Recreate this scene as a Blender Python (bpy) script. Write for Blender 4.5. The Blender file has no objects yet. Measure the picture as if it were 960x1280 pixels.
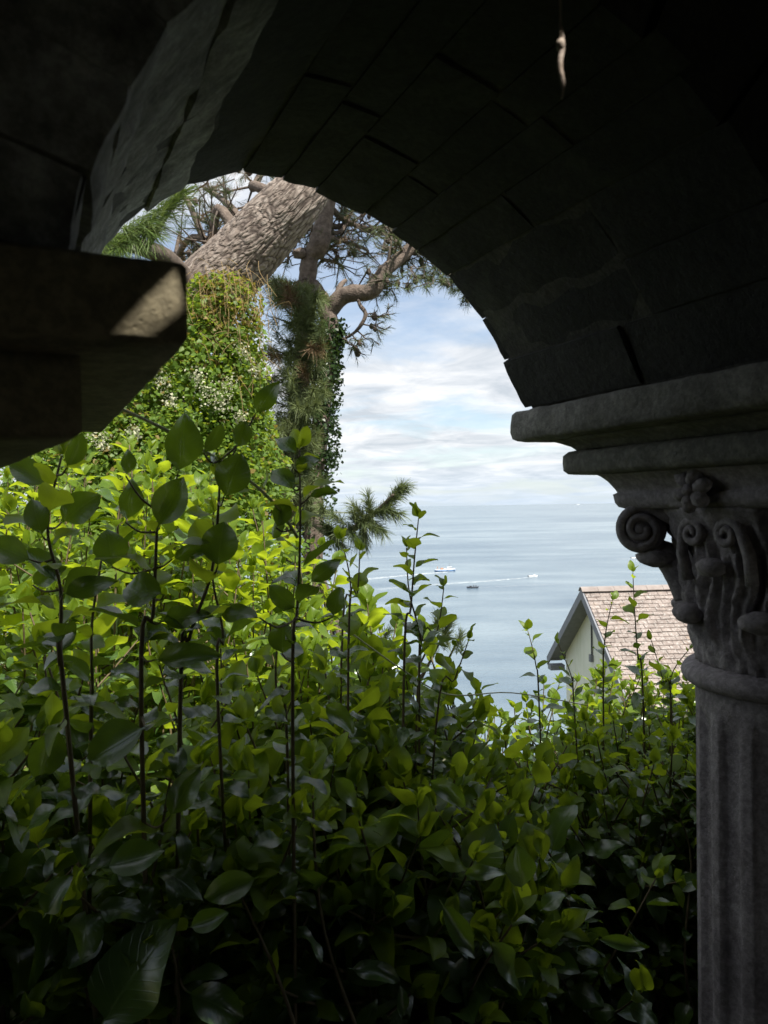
import bpy, math, random
import numpy as np
from mathutils import Vector, Matrix, noise

# ---------------------------------------------------------------- camera, sky, sun, exposure
SC = bpy.context.scene
COL = SC.collection
EYE = Vector((0, 0, 1.6))
PITCH, ROLL = math.radians(-0.42), math.radians(0.95)
F = 960.0
fwd0, right0, up0 = Vector((0, 1, 0)), Vector((1, 0, 0)), Vector((0, 0, 1))
FWD = Vector((0, math.cos(PITCH), math.sin(PITCH)))
UP1 = Vector((0, -math.sin(PITCH), math.cos(PITCH)))
RGT = right0 * math.cos(ROLL) - UP1 * math.sin(ROLL)
UPV = right0 * math.sin(ROLL) + UP1 * math.cos(ROLL)
cam_d = bpy.data.cameras.new('camera')
cam = bpy.data.objects.new('camera', cam_d)
COL.objects.link(cam)
cam.matrix_world = Matrix(((RGT.x, UPV.x, -FWD.x, EYE.x), (RGT.y, UPV.y, -FWD.y, EYE.y),
                           (RGT.z, UPV.z, -FWD.z, EYE.z), (0, 0, 0, 1)))
cam_d.sensor_fit = 'VERTICAL'
cam_d.sensor_height = 36
cam_d.sensor_width = 27
cam_d.lens = 27
cam_d.clip_start = 0.02
cam_d.clip_end = 90000
cam_d.dof.use_dof = True
cam_d.dof.focus_distance = 2.6
cam_d.dof.aperture_fstop = 9.0
SC.camera = cam

SUN_EL, SUN_AZ = math.radians(58), math.radians(143)          # azimuth clockwise from +Y (0 = ahead)
SUN = Vector((math.sin(SUN_AZ) * math.cos(SUN_EL), math.cos(SUN_AZ) * math.cos(SUN_EL), math.sin(SUN_EL)))
sd = bpy.data.lights.new('sun', 'SUN')
sd.energy = 5.0
sd.angle = math.radians(0.5)
sd.color = (1.0, 0.95, 0.86)
so = bpy.data.objects.new('sun', sd)
so.rotation_euler = SUN.to_track_quat('Z', 'Y').to_euler()
so.location = (6, -10, 20)
COL.objects.link(so)

W = bpy.data.worlds.new('World')
SC.world = W
W.use_nodes = True
wn, wl = W.node_tree.nodes, W.node_tree.links
wn.clear()
out = wn.new('ShaderNodeOutputWorld')
bg = wn.new('ShaderNodeBackground')
bg.inputs['Strength'].default_value = 0.10
sky = wn.new('ShaderNodeTexSky')
sky.sky_type = 'NISHITA'
sky.sun_disc = False
sky.sun_elevation = SUN_EL
sky.sun_rotation = SUN_AZ
sky.altitude = 50
sky.air_density = 1.0
sky.dust_density = 0.6
tc = wn.new('ShaderNodeTexCoord')
sep = wn.new('ShaderNodeSeparateXYZ')
wl.new(tc.outputs['Generated'], sep.inputs[0])


def wmath(op, a, b=None, c=None):
    n = wn.new('ShaderNodeMath')
    n.operation = op
    for i, v in enumerate((a, b, c)):
        if v is None:
            continue
        if isinstance(v, (int, float)):
            n.inputs[i].default_value = v
        else:
            wl.new(v, n.inputs[i])
    return n.outputs[0]


zc = wmath('MAXIMUM', wmath('ADD', sep.outputs['Z'], 0.10), 0.02)
cx = wmath('DIVIDE', sep.outputs['X'], zc)
cy = wmath('DIVIDE', sep.outputs['Y'], zc)
cmb = wn.new('ShaderNodeCombineXYZ')
wl.new(cx, cmb.inputs[0])
wl.new(cy, cmb.inputs[1])


def wnoise(scale, detail, rough, off):
    m = wn.new('ShaderNodeMapping')
    m.inputs['Location'].default_value = off
    wl.new(cmb.outputs[0], m.inputs[0])
    n = wn.new('ShaderNodeTexNoise')
    n.inputs['Scale'].default_value = scale
    n.inputs['Detail'].default_value = detail
    n.inputs['Roughness'].default_value = rough
    n.inputs['Distortion'].default_value = 0.5
    wl.new(m.outputs[0], n.inputs[0])
    return n.outputs['Fac']


def wramp(fac, stops):
    r = wn.new('ShaderNodeValToRGB')
    el = r.color_ramp.elements
    while len(el) > 1:
        el.remove(el[-1])
    el[0].position, el[0].color = stops[0]
    for p, c in stops[1:]:
        e = el.new(p)
        e.color = c
    wl.new(fac, r.inputs[0])
    return r.outputs[0]


n1 = wnoise(0.85, 8, 0.58, (3.1, 1.7, 0))
n2 = wnoise(2.1, 7, 0.6, (7.7, 4.2, 3))
cover = wramp(n1, [(0.40, (0, 0, 0, 1)), (0.54, (1, 1, 1, 1))])
ccol = wramp(n2, [(0.36, (0.60, 0.65, 0.71, 1)), (0.50, (0.80, 0.83, 0.87, 1)), (0.62, (1.0, 1.0, 1.0, 1))])
vm = wn.new('ShaderNodeVectorMath')
vm.operation = 'SCALE'
wl.new(ccol, vm.inputs[0])
vm.inputs['Scale'].default_value = 6.7
mixc = wn.new('ShaderNodeMix')
mixc.data_type = 'RGBA'
fac = wmath('MULTIPLY', wmath('ADD', wmath('MULTIPLY', cover, 0.70), 0.26), 1.0)
wl.new(fac, mixc.inputs['Factor'])
wl.new(sky.outputs[0], mixc.inputs['A'])
wl.new(vm.outputs[0], mixc.inputs['B'])
hz = wmath('POWER', wmath('SUBTRACT', 1.0, wmath('MINIMUM', wmath('MULTIPLY', wmath('ABSOLUTE', sep.outputs['Z']), 11.0), 1.0)), 1.6)
mixh = wn.new('ShaderNodeMix')
mixh.data_type = 'RGBA'
wl.new(wmath('MULTIPLY', hz, 0.75), mixh.inputs['Factor'])
wl.new(mixc.outputs['Result'], mixh.inputs['A'])
mixh.inputs['B'].default_value = (4.1, 5.0, 6.0, 1)
wl.new(mixh.outputs['Result'], bg.inputs['Color'])
wl.new(bg.outputs[0], out.inputs['Surface'])

SC.view_settings.view_transform = 'Standard'
SC.view_settings.look = 'None'
SC.view_settings.exposure = 0.72
SC.view_settings.gamma = 1.0
SC.view_settings.use_curve_mapping = False
SC.cycles.use_denoising = True
SC.cycles.max_bounces = 9
SC.cycles.diffuse_bounces = 5
SC.cycles.glossy_bounces = 3
SC.cycles.transmission_bounces = 6
SC.cycles.transparent_max_bounces = 8
SC.cycles.caustics_reflective = False
SC.cycles.caustics_refractive = False
SC.cycles.sample_clamp_indirect = 6

# ---------------------------------------------------------------- helpers
rng = random.Random(11)
SEA = -48.4
TH = math.radians(25)
AX = Vector((-math.sin(TH), math.cos(TH), 0))      # axis of the arch, outwards
WX = Vector((math.cos(TH), math.sin(TH), 0))       # along the arcade


def P(u, v, Y):
    d = FWD + RGT * ((u - 480) / F) + UPV * ((640 - v) / F)
    return EYE + d * (Y / d.y)


def on_plane(u, v, a):
    d = FWD + RGT * ((u - 480) / F) + UPV * ((640 - v) / F)
    return EYE + d * (a / d.dot(AX))


def proj(p):
    q = p - EYE
    z = q.dot(FWD)
    return 480 + F * q.dot(RGT) / z, 640 - F * q.dot(UPV) / z, z


def ap(s, a, z):
    return WX * s + AX * a + Vector((0, 0, z))


def a_of(p):
    return p.dot(AX)


def ground(x, y):
    t = max(0.0, y - 1.6)
    z = -0.10 - 0.29 * t
    if y > 32:
        z -= 0.75 * (y - 32)
    if x < 0:
        z += 0.05 * min(-x, 30) * min(1, t / 6)
    z += 0.35 * min(1, t / 5) * noise.noise(Vector((x * 0.13, y * 0.13, 3.0)))
    return z


def setp(o, label=None, cat=None, group=None, kind=None):
    if label: o['label'] = label
    if cat: o['category'] = cat
    if group: o['group'] = group
    if kind: o['kind'] = kind
    return o


def link(name, me, parent=None, mats=None, smooth=False):
    o = bpy.data.objects.new(name, me)
    COL.objects.link(o)
    if parent is not None:
        o.parent = parent
    if mats:
        for m in (mats if isinstance(mats, (list, tuple)) else [mats]):
            me.materials.append(m)
    if smooth and len(me.polygons):
        me.polygons.foreach_set('use_smooth', [True] * len(me.polygons))
    return o


def empty(name, loc=(0, 0, 0), rz=0.0, parent=None):
    o = bpy.data.objects.new(name, None)
    o.empty_display_size = 0.1
    COL.objects.link(o)
    o.location = loc
    o.rotation_euler = (0, 0, rz)
    if parent is not None:
        o.parent = parent
    return o


def pymesh(name, v, f):
    me = bpy.data.meshes.new(name)
    me.from_pydata([tuple(p) for p in v], [], [tuple(q) for q in f])
    me.update()
    return me


def array_mesh(name, verts, faces, uvs=None, matidx=None):
    """verts (n,3), faces (m,k) int; uvs (m*k,2)"""
    me = bpy.data.meshes.new(name)
    n, (m, k) = len(verts), faces.shape
    me.vertices.add(n)
    me.vertices.foreach_set('co', np.ascontiguousarray(verts, dtype=np.float32).ravel())
    me.loops.add(m * k)
    me.loops.foreach_set('vertex_index', np.ascontiguousarray(faces, dtype=np.int32).ravel())
    me.polygons.add(m)
    me.polygons.foreach_set('loop_start', np.arange(0, m * k, k, dtype=np.int32))
    me.polygons.foreach_set('loop_total', np.full(m, k, dtype=np.int32))
    if matidx is not None:
        me.polygons.foreach_set('material_index', np.ascontiguousarray(matidx, dtype=np.int32))
    if uvs is not None:
        ul = me.uv_layers.new(name='UVMap')
        ul.data.foreach_set('uv', np.ascontiguousarray(uvs, dtype=np.float32).ravel())
    me.update(calc_edges=True)
    return me


def box_geo(lo, hi, V, Fc):
    b = len(V)
    for z in (lo[2], hi[2]):
        for x, y in ((lo[0], lo[1]), (hi[0], lo[1]), (hi[0], hi[1]), (lo[0], hi[1])):
            V.append((x, y, z))
    for q in ((3, 2, 1, 0), (4, 5, 6, 7), (0, 1, 5, 4), (1, 2, 6, 5), (2, 3, 7, 6), (3, 0, 4, 7)):
        Fc.append(tuple(b + i for i in q))


def smooth_path(pts, rad, per=8):
    """Catmull-Rom through pts with radii"""
    pts = [Vector(p) for p in pts]
    n = len(pts)
    op, orr = [], []
    for i in range(n - 1):
        p0, p1, p2, p3 = pts[max(i - 1, 0)], pts[i], pts[i + 1], pts[min(i + 2, n - 1)]
        for k in range(per):
            t = k / per
            op.append(0.5 * ((2 * p1) + (p2 - p0) * t + (2 * p0 - 5 * p1 + 4 * p2 - p3) * t * t + (3 * p1 - p0 - 3 * p2 + p3) * t ** 3))
            orr.append(rad[i] * (1 - t) + rad[i + 1] * t)
    op.append(pts[-1])
    orr.append(rad[-1])
    return op, orr


def tube_geo(path, rad, seg, V, Fc, disp=None, cap=True):
    base = len(V)
    n = len(path)
    up = Vector((0.31, 0.2, 0.93))
    prevx = None
    L = 0
    for i in range(n):
        t = (path[min(i + 1, n - 1)] - path[max(i - 1, 0)])
        t = t.normalized() if t.length > 1e-9 else Vector((0, 0, 1))
        if prevx is None:
            x = t.cross(up)
            if x.length < 0.05: x = t.cross(Vector((1, 0, 0)))
        else:
            x = prevx - t * prevx.dot(t)
        x.normalize()
        prevx = x
        y = t.cross(x)
        if i: L += (path[i] - path[i - 1]).length
        for k in range(seg):
            an = 2 * math.pi * k / seg
            d = x * math.cos(an) + y * math.sin(an)
            r = rad[i]
            if disp: r += disp(path[i] + d * r, an, L, r)
            V.append(path[i] + d * r)
    for i in range(n - 1):
        for k in range(seg):
            k2 = (k + 1) % seg
            Fc.append((base + i * seg + k, base + i * seg + k2, base + (i + 1) * seg + k2, base + (i + 1) * seg + k))
    if cap:
        Fc.append(tuple(base + k for k in reversed(range(seg))))
        Fc.append(tuple(base + (n - 1) * seg + k for k in range(seg)))


def tube(name, pts, rad, seg=6, per=5, parent=None, mat=None, disp=None):
    V, Fc = [], []
    p, r = smooth_path(pts, rad, per)
    tube_geo(p, r, seg, V, Fc, disp)
    return link(name, pymesh(name, V, Fc), parent, mat, True)


# ---------------------------------------------------------------- materials
class Mat:
    def __init__(self, name):
        self.m = bpy.data.materials.new(name)
        self.m.use_nodes = True
        self.n, self.l = self.m.node_tree.nodes, self.m.node_tree.links
        self.n.clear()
        self.o = self.n.new('ShaderNodeOutputMaterial')
        self.tc = self.n.new('ShaderNodeTexCoord')
        self.geo = self.n.new('ShaderNodeNewGeometry')

    def bsdf(self, **kw):
        b = self.n.new('ShaderNodeBsdfPrincipled')
        for k, v in kw.items():
            k = k.replace('_', ' ').title() if k not in ('IOR',) else k
            if hasattr(v, 'is_linked') or hasattr(v, 'node'):
                self.l.new(v, b.inputs[k])
            else:
                b.inputs[k].default_value = v
        return b

    def mapping(self, src, scale=(1, 1, 1), rot=(0, 0, 0)):
        m = self.n.new('ShaderNodeMapping')
        m.inputs['Scale'].default_value = scale
        m.inputs['Rotation'].default_value = rot
        self.l.new(src, m.inputs[0])
        return m.outputs[0]

    def noise(self, scale, detail=4, rough=0.55, src=None, dist=0.0):
        t = self.n.new('ShaderNodeTexNoise')
        t.inputs['Scale'].default_value = scale
        t.inputs['Detail'].default_value = detail
        t.inputs['Roughness'].default_value = rough
        t.inputs['Distortion'].default_value = dist
        self.l.new(src or self.geo.outputs['Position'], t.inputs['Vector'])
        return t.outputs['Fac']

    def voronoi(self, scale, feature='F1', src=None, out='Distance'):
        t = self.n.new('ShaderNodeTexVoronoi')
        t.feature = feature
        t.inputs['Scale'].default_value = scale
        self.l.new(src or self.geo.outputs['Position'], t.inputs['Vector'])
        return t.outputs[out]

    def ramp(self, fac, stops):
        r = self.n.new('ShaderNodeValToRGB')
        el = r.color_ramp.elements
        while len(el) > 1: el.remove(el[-1])
        c = stops[0][1]
        el[0].position, el[0].color = stops[0][0], (*c, 1)
        for p, c in stops[1:]:
            el.new(p).color = (*c, 1)
        self.l.new(fac, r.inputs[0])
        return r.outputs[0]

    def mix(self, fac, a, b, blend='MIX'):
        x = self.n.new('ShaderNodeMix')
        x.data_type = 'RGBA'
        x.blend_type = blend
        for k, v in (('Factor', fac), ('A', a), ('B', b)):
            if isinstance(v, (int, float)): x.inputs[k].default_value = v
            elif isinstance(v, tuple): x.inputs[k].default_value = (*v, 1)
            else: self.l.new(v, x.inputs[k])
        return x.outputs['Result']

    def math(self, op, a, b=0.0):
        x = self.n.new('ShaderNodeMath')
        x.operation = op
        for i, v in enumerate((a, b)):
            if isinstance(v, (int, float)): x.inputs[i].default_value = v
            else: self.l.new(v, x.inputs[i])
        return x.outputs[0]

    def bump(self, h, strength=0.5, dist=0.01):
        b = self.n.new('ShaderNodeBump')
        b.inputs['Strength'].default_value = strength
        b.inputs['Distance'].default_value = dist
        self.l.new(h, b.inputs['Height'])
        return b.outputs[0]

    def done(self, sh):
        self.l.new(sh.outputs[0] if hasattr(sh, 'outputs') else sh, self.o.inputs['Surface'])
        return self.m


def leaf_mat(name, dark, light, trans, tw=0.4, rough=0.32, veins=True):
    M = Mat(name)
    n = M.noise(9, 2)
    col = M.mix(M.ramp(n, [(0.35, (0, 0, 0)), (0.65, (1, 1, 1))]), dark, light)
    tcol = M.mix(M.ramp(M.noise(23, 2), [(0.3, (0, 0, 0)), (0.7, (1, 1, 1))]), trans, tuple(min(1, c * 0.62) for c in trans))
    nrm = None
    if veins:
        s = M.n.new('ShaderNodeSeparateXYZ')
        M.l.new(M.tc.outputs['UV'], s.inputs[0])
        ax = M.math('ABSOLUTE', M.math('SUBTRACT', s.outputs['X'], 0.5))
        rib = M.ramp(ax, [(0.0, (1, 1, 1)), (0.035, (0, 0, 0))])
        side = M.math('SINE', M.math('MULTIPLY', M.math('SUBTRACT', s.outputs['Y'], M.math('MULTIPLY', ax, 0.55)), 62.0))
        sv = M.ramp(side, [(0.88, (0, 0, 0)), (1.0, (1, 1, 1))])
        vv = M.mix(0.25, rib, sv)
        col = M.mix(M.math('MULTIPLY', vv, 0.6), col, tuple(min(1, c * 1.9 + 0.02) for c in light))
        nrm = M.bump(M.mix(0.3, M.mix(0.5, rib, M.noise(60, 2)), sv), 0.25, 0.004)
    if veins:
        spot = M.ramp(M.noise(48, 3, 0.6), [(0.68, (0, 0, 0)), (0.74, (1, 1, 1))])
        col = M.mix(M.math('MULTIPLY', spot, 0.7), col, (0.13, 0.085, 0.035))
    b = M.bsdf(base_color=col, roughness=rough)
    b.inputs['Specular IOR Level'].default_value = (0.45 if 'young' in name else 1.0) if veins else 0.4
    if nrm: M.l.new(nrm, b.inputs['Normal'])
    t = M.n.new('ShaderNodeBsdfTranslucent')
    M.l.new(tcol, t.inputs['Color'])
    mx = M.n.new('ShaderNodeMixShader')
    mx.inputs[0].default_value = tw
    M.l.new(b.outputs[0], mx.inputs[1])
    M.l.new(t.outputs[0], mx.inputs[2])
    return M.done(mx)


MT = {}
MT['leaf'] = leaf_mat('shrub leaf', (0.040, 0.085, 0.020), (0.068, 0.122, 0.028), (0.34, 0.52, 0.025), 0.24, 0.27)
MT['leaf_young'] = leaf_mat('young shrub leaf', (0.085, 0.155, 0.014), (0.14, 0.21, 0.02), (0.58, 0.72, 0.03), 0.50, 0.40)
MT['vine_leaf'] = leaf_mat('vine leaf', (0.075, 0.15, 0.022), (0.15, 0.23, 0.03), (0.48, 0.62, 0.05), 0.42, 0.5, False)
MT['ivy_leaf'] = leaf_mat('ivy leaf', (0.02, 0.045, 0.012), (0.035, 0.07, 0.018), (0.08, 0.14, 0.02), 0.2, 0.4, False)
MT['needle'] = leaf_mat('pine needle', (0.05, 0.075, 0.03), (0.10, 0.13, 0.05), (0.16, 0.22, 0.05), 0.25, 0.5, False)
MT['needle_pale'] = leaf_mat('pale pine needle', (0.115, 0.155, 0.06), (0.18, 0.22, 0.09), (0.22, 0.26, 0.08), 0.3, 0.5, False)
MT['needle_bright'] = leaf_mat('bright pine needle', (0.10, 0.17, 0.04), (0.17, 0.25, 0.06), (0.30, 0.40, 0.08), 0.3, 0.45, False)
MT['needle_brown'] = leaf_mat('dead pine needle', (0.16, 0.10, 0.055), (0.22, 0.15, 0.08), (0.25, 0.16, 0.07), 0.2, 0.7, False)
MT['flower'] = leaf_mat('vine flower', (0.44, 0.44, 0.28), (0.58, 0.57, 0.40), (0.7, 0.7, 0.5), 0.3, 0.7, False)


def simple(name, c1, c2, scale, rough=0.8, bump=0.3, bd=0.005):
    M = Mat(name)
    n = M.noise(scale, 5, 0.6)
    col = M.ramp(n, [(0.3, c1), (0.7, c2)])
    b = M.bsdf(base_color=col, roughness=rough)
    M.l.new(M.bump(M.noise(scale * 3, 4), bump, bd), b.inputs['Normal'])
    return M.done(b)


MT['stem'] = simple('shrub stem', (0.09, 0.065, 0.035), (0.17, 0.13, 0.06), 40, 0.7)
MT['stem_pale'] = simple('pale bramble stem', (0.45, 0.47, 0.25), (0.55, 0.55, 0.36), 30, 0.6)
MT['twig_dry'] = simple('dry twig', (0.20, 0.12, 0.05), (0.30, 0.22, 0.09), 15, 0.8)


def bark_mat():
    M = Mat('pine bark')
    src = M.mapping(M.tc.outputs['UV'], (1, 1, 1))
    n = M.noise(14, 5, 0.65)
    col = M.ramp(n, [(0.28, (0.15, 0.115, 0.09)), (0.5, (0.26, 0.21, 0.175)), (0.72, (0.38, 0.325, 0.28))])
    at = M.n.new('ShaderNodeAttribute')
    at.attribute_name = 'crev'
    col = M.mix(at.outputs['Fac'], col, (0.06, 0.042, 0.033))
    b = M.bsdf(base_color=col, roughness=0.9)
    M.l.new(M.bump(M.noise(45, 5, 0.7), 0.6, 0.012), b.inputs['Normal'])
    return M.done(b)


MT['bark'] = bark_mat()
MT['branch'] = simple('pine branch bark', (0.075, 0.055, 0.042), (0.20, 0.155, 0.125), 18, 0.9, 0.7, 0.02)
MT['twig'] = simple('pine twig bark', (0.06, 0.045, 0.035), (0.13, 0.10, 0.08), 18, 0.9, 0.5, 0.01)


def stone_mat(name, c1, c2, c3, moss=0.25, scale=9):
    M = Mat(name)
    n = M.noise(scale, 6, 0.62)
    col = M.ramp(n, [(0.28, c1), (0.5, c2), (0.74, c3)])
    sp = M.ramp(M.noise(90, 3, 0.7), [(0.42, (0.72, 0.72, 0.72)), (0.62, (1.1, 1.1, 1.1))])
    col = M.mix(1.0, col, sp, 'MULTIPLY')
    li = M.ramp(M.noise(5.5, 6, 0.7, dist=0.6), [(0.56, (0, 0, 0)), (0.66, (1, 1, 1))])
    col = M.mix(M.math('MULTIPLY', li, moss), col, (0.20, 0.22, 0.15))
    pit = M.ramp(M.voronoi(110), [(0.04, (0, 0, 0)), (0.22, (1, 1, 1))])
    h = M.mix(0.12, M.noise(28, 8, 0.68), pit)
    b = M.bsdf(base_color=col, roughness=0.92)
    M.l.new(M.bump(h, 0.75, 0.010), b.inputs['Normal'])
    return M.done(b)


MT['stone'] = stone_mat('carved limestone', (0.20, 0.18, 0.19), (0.32, 0.29, 0.30), (0.44, 0.41, 0.415), 0.10)
MT['impost'] = stone_mat('weathered impost stone', (0.17, 0.145, 0.09), (0.27, 0.23, 0.145), (0.38, 0.325, 0.21), 0.2)
MT['impost_grey'] = stone_mat('grey weathered impost stone', (0.11, 0.108, 0.098), (0.19, 0.185, 0.165), (0.28, 0.27, 0.245), 0.3)
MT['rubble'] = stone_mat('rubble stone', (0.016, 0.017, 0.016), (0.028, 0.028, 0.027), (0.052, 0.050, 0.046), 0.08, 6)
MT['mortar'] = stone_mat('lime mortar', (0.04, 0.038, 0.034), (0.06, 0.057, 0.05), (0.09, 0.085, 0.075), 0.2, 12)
MT['lichened_lit'] = stone_mat('lichened pale rubble', (0.07, 0.068, 0.062), (0.28, 0.275, 0.26), (0.55, 0.545, 0.53), 0.12, 16)  # lichen tone with the left reveal's daylight painted into it
MT['flag'] = stone_mat('flagstone', (0.14, 0.135, 0.12), (0.2, 0.19, 0.175), (0.27, 0.26, 0.24), 0.3, 4)

# ---------------------------------------------------------------- ground, sea, headland
xs = [-90, -70, -50, -36] + list(np.arange(-26, 26.1, 1.0)) + [36, 50, 70, 90]
ys = [-12, -6, -2] + list(np.arange(0, 40, 1.0)) + [45, 55, 65, 75, 85, 100]
V = [(x, y, ground(x, y) if y > 1.2 else -0.10) for y in ys for x in xs]
nx = len(xs)
Fc = [(j * nx + i, j * nx + i + 1, (j + 1) * nx + i + 1, (j + 1) * nx + i) for j in range(len(ys) - 1) for i in range(nx - 1)]
M = Mat('hillside soil and grass')
col = M.ramp(M.noise(1.6, 6, 0.6), [(0.3, (0.06, 0.05, 0.03)), (0.5, (0.11, 0.105, 0.05)), (0.7, (0.14, 0.17, 0.05))])
b = M.bsdf(base_color=col, roughness=0.95)
M.l.new(M.bump(M.noise(14, 6, 0.7), 0.8, 0.06), b.inputs['Normal'])
o = link('hillside', pymesh('hillside', V, Fc), None, M.done(b), True)
o['kind'] = 'structure'

# sea: one big disc sheet
V, Fc = [], []
radii = [0, 300, 600, 1200, 2500, 6000, 15000, 34000, 70000]
for r in radii[1:]:
    for k in range(64):
        V.append((r * math.cos(k * math.pi / 32), r * math.sin(k * math.pi / 32), SEA))
V.append((0, 0, SEA))
for k in range(64):
    Fc.append((len(V) - 1, k, (k + 1) % 64))
for i in range(len(radii) - 2):
    for k in range(64):
        Fc.append((i * 64 + k, (i + 1) * 64 + k, (i + 1) * 64 + (k + 1) % 64, i * 64 + (k + 1) % 64))
M = Mat('sea water')
pos = M.geo.outputs['Position']
big = M.noise(0.006, 5, 0.6, M.mapping(pos, (0.35, 1.0, 1)))
mid = M.noise(0.035, 4, 0.6, M.mapping(pos, (0.4, 1.0, 1)))
col = M.ramp(M.mix(0.35, big, mid), [(0.40, (0.09, 0.135, 0.18)), (0.5, (0.14, 0.19, 0.23)), (0.60, (0.205, 0.26, 0.295))])
b = M.bsdf(base_color=col, roughness=0.22)
b.inputs['IOR'].default_value = 1.33
h = M.mix(0.5, M.noise(0.5, 4, 0.6, M.mapping(pos, (0.6, 1, 1))), M.noise(0.09, 5, 0.6, M.mapping(pos, (0.5, 1, 1))))
M.l.new(M.bump(h, 0.55, 2.0), b.inputs['Normal'])
o = link('sea', pymesh('sea', V, Fc), None, M.done(b))
o['kind'] = 'structure'

# far headland, just over the horizon line at the left
V, Fc = [], []
N = 60
for i in range(N + 1):
    t = i / N
    x = -4200 + t * 3950
    hgt = (26 + 45 * (1 - t) ** 0.6 + 14 * noise.noise(Vector((t * 9, 0, 5)))) * min(1, (1 - t) * 9)
    V += [(x, 6200, SEA - 1), (x, 6350, SEA + hgt * 0.9), (x, 6700, SEA + hgt), (x, 7200, SEA - 1)]
for i in range(N):
    for k in range(3):
        Fc.append((i * 4 + k, (i + 1) * 4 + k, (i + 1) * 4 + k + 1, i * 4 + k + 1))
o = link('headland', pymesh('headland', V, Fc), None, simple('headland', (0.07, 0.09, 0.05), (0.15, 0.15, 0.11), 0.01), True)
o['kind'] = 'structure'

# ---------------------------------------------------------------- the loggia: floor, roof, walls
EZ = EYE.z


def local_box(name, s0, s1, a0, a1, z0, z1, mat, parent=None):
    V, Fc = [], []
    box_geo((s0, a0, z0), (s1, a1, z1), V, Fc)
    V = [ap(*p) for p in V]
    return link(name, pymesh(name, V, Fc), parent, mat)


fl = local_box('floor', -1.6, 3.2, -1.6, 1.30, -0.30, -0.03, MT['mortar'])
fl['kind'] = 'structure'
for i in range(8):
    for j in range(5):
        s0, a0 = -1.55 + i * 0.59, -1.55 + j * 0.565
        f = local_box('flagstone', s0, s0 + 0.58, a0, a0 + 0.555, -0.028, rng.uniform(-0.004, 0.004), MT['flag'], fl)

bw = empty('rear_wall', ap(0, -1.75, -0.30), TH)
for (s0, s1, z0, z1) in ((-1.6, 0.55, 0.0, 2.64), (1.10, 3.2, 0.0, 2.64), (0.55, 1.10, 2.30, 2.64)):  # unseen doorway gap, added to bounce daylight onto the leaves
    V, Fc = [], []
    box_geo((s0, -0.15, z0), (s1, 0.149, z1), V, Fc)
    link('masonry', pymesh('masonry', V, Fc), bw, MT['rubble'])
setp(bw, 'rough stone wall at the back of the dark loggia, its unseen doorway added for fill light', 'wall')
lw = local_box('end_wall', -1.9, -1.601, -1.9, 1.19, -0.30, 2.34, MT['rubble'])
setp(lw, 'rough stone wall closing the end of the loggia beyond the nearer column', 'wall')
sp_ = local_box('shade_wall', -1.6, -0.935, 0.61, 1.18, -0.03, 2.34, MT['rubble'])  # unseen bay made solid, added to keep sky light off the left
setp(sp_, 'unseen stone wall added to shut sky light out beside the nearer column', 'wall')

# roof slab: two sheets of masonry, each with an unseen gap added and shaped for its sun patch
ROOF0, ROOF1 = 2.345, 2.54


def roof_slab(s0, s1, a0, a1, hole, parent):
    """hole: four points on the underside; the gap runs along the sun"""
    hb = [Vector(h) for h in hole]
    ht = [h + SUN * ((ROOF1 - h.z) / SUN.z) for h in hb]
    ob = [ap(s0, a0, ROOF0), ap(s1, a0, ROOF0), ap(s1, a1, ROOF0), ap(s0, a1, ROOF0)]
    ot = [Vector((p.x, p.y, ROOF1)) for p in ob]
    # order hole corners by angle so that they match the outer corners
    c = sum(hb, Vector()) / 4

    def ang(p):
        d = p - c
        return math.atan2(d.dot(AX), d.dot(WX))
    order = sorted(range(4), key=lambda i: ang(hb[i]))
    hb, ht = [hb[i] for i in order], [ht[i] for i in order]
    Vv = ob + ot + hb + ht
    Ff = []
    for k in range(4):
        k2 = (k + 1) % 4
        Ff += [(k2, k, 8 + k, 8 + k2), (4 + k, 4 + k2, 12 + k2, 12 + k), (k, k2, 4 + k2, 4 + k), (8 + k2, 8 + k, 12 + k, 12 + k2)]
    return link('roof_slab', pymesh('roof_slab', Vv, Ff), parent, MT['mortar'])


roof = empty('roof', ap(0, 0, ROOF0))
setp(roof, 'flat stone roof over the loggia with small gaps added to let sunlight in', 'roof')


def to_roof(p):
    return p + SUN * ((ROOF0 - p.z) / SUN.z)


NEAR_A = 0.55
patch = [on_plane(*q, NEAR_A) for q in ((136, 424), (176, 429), (231, 380), (220, 340))]
hole1 = [to_roof(p) for p in patch]
CORD_Y = 0.60
cord_hit = [P(u, v, CORD_Y) for u, v in ((685, 106), (716, 106), (716, 48), (685, 48))]
hole2 = [to_roof(p) for p in cord_hit]
split_s = (max(p.dot(WX) for p in hole1) + min(p.dot(WX) for p in hole2)) / 2
inv = -roof.matrix_world.to_translation() if False else None
for (s0, s1, h) in ((-1.9, split_s, hole1), (split_s, 3.2, hole2)):
    r_ = roof_slab(s0, s1, -1.9, 1.19, h, None)
    r_.parent = roof
    r_.matrix_parent_inverse = Matrix.Translation(-roof.location)

# ---------------------------------------------------------------- arch of rubble voussoirs
PIER_S, PIER_A, BAY = 1.175, 0.887, 1.405
arc_raw = [(0.030, 0.176), (0.045, 0.232), (0.062, 0.288), (0.085, 0.342), (0.120, 0.394), (0.165, 0.442), (0.220, 0.486), (0.280, 0.516), (0.342, 0.532),
           (0.450, 0.519), (0.550, 0.488), (0.643, 0.443), (0.691, 0.408), (0.732, 0.369), (0.765, 0.331), (0.800, 0.281), (0.835, 0.226), (0.858, 0.176)]


def cr(pts, per):
    p, _ = smooth_path([Vector((a, b, 0)) for a, b in pts], [0] * len(pts), per)
    return p


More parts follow.
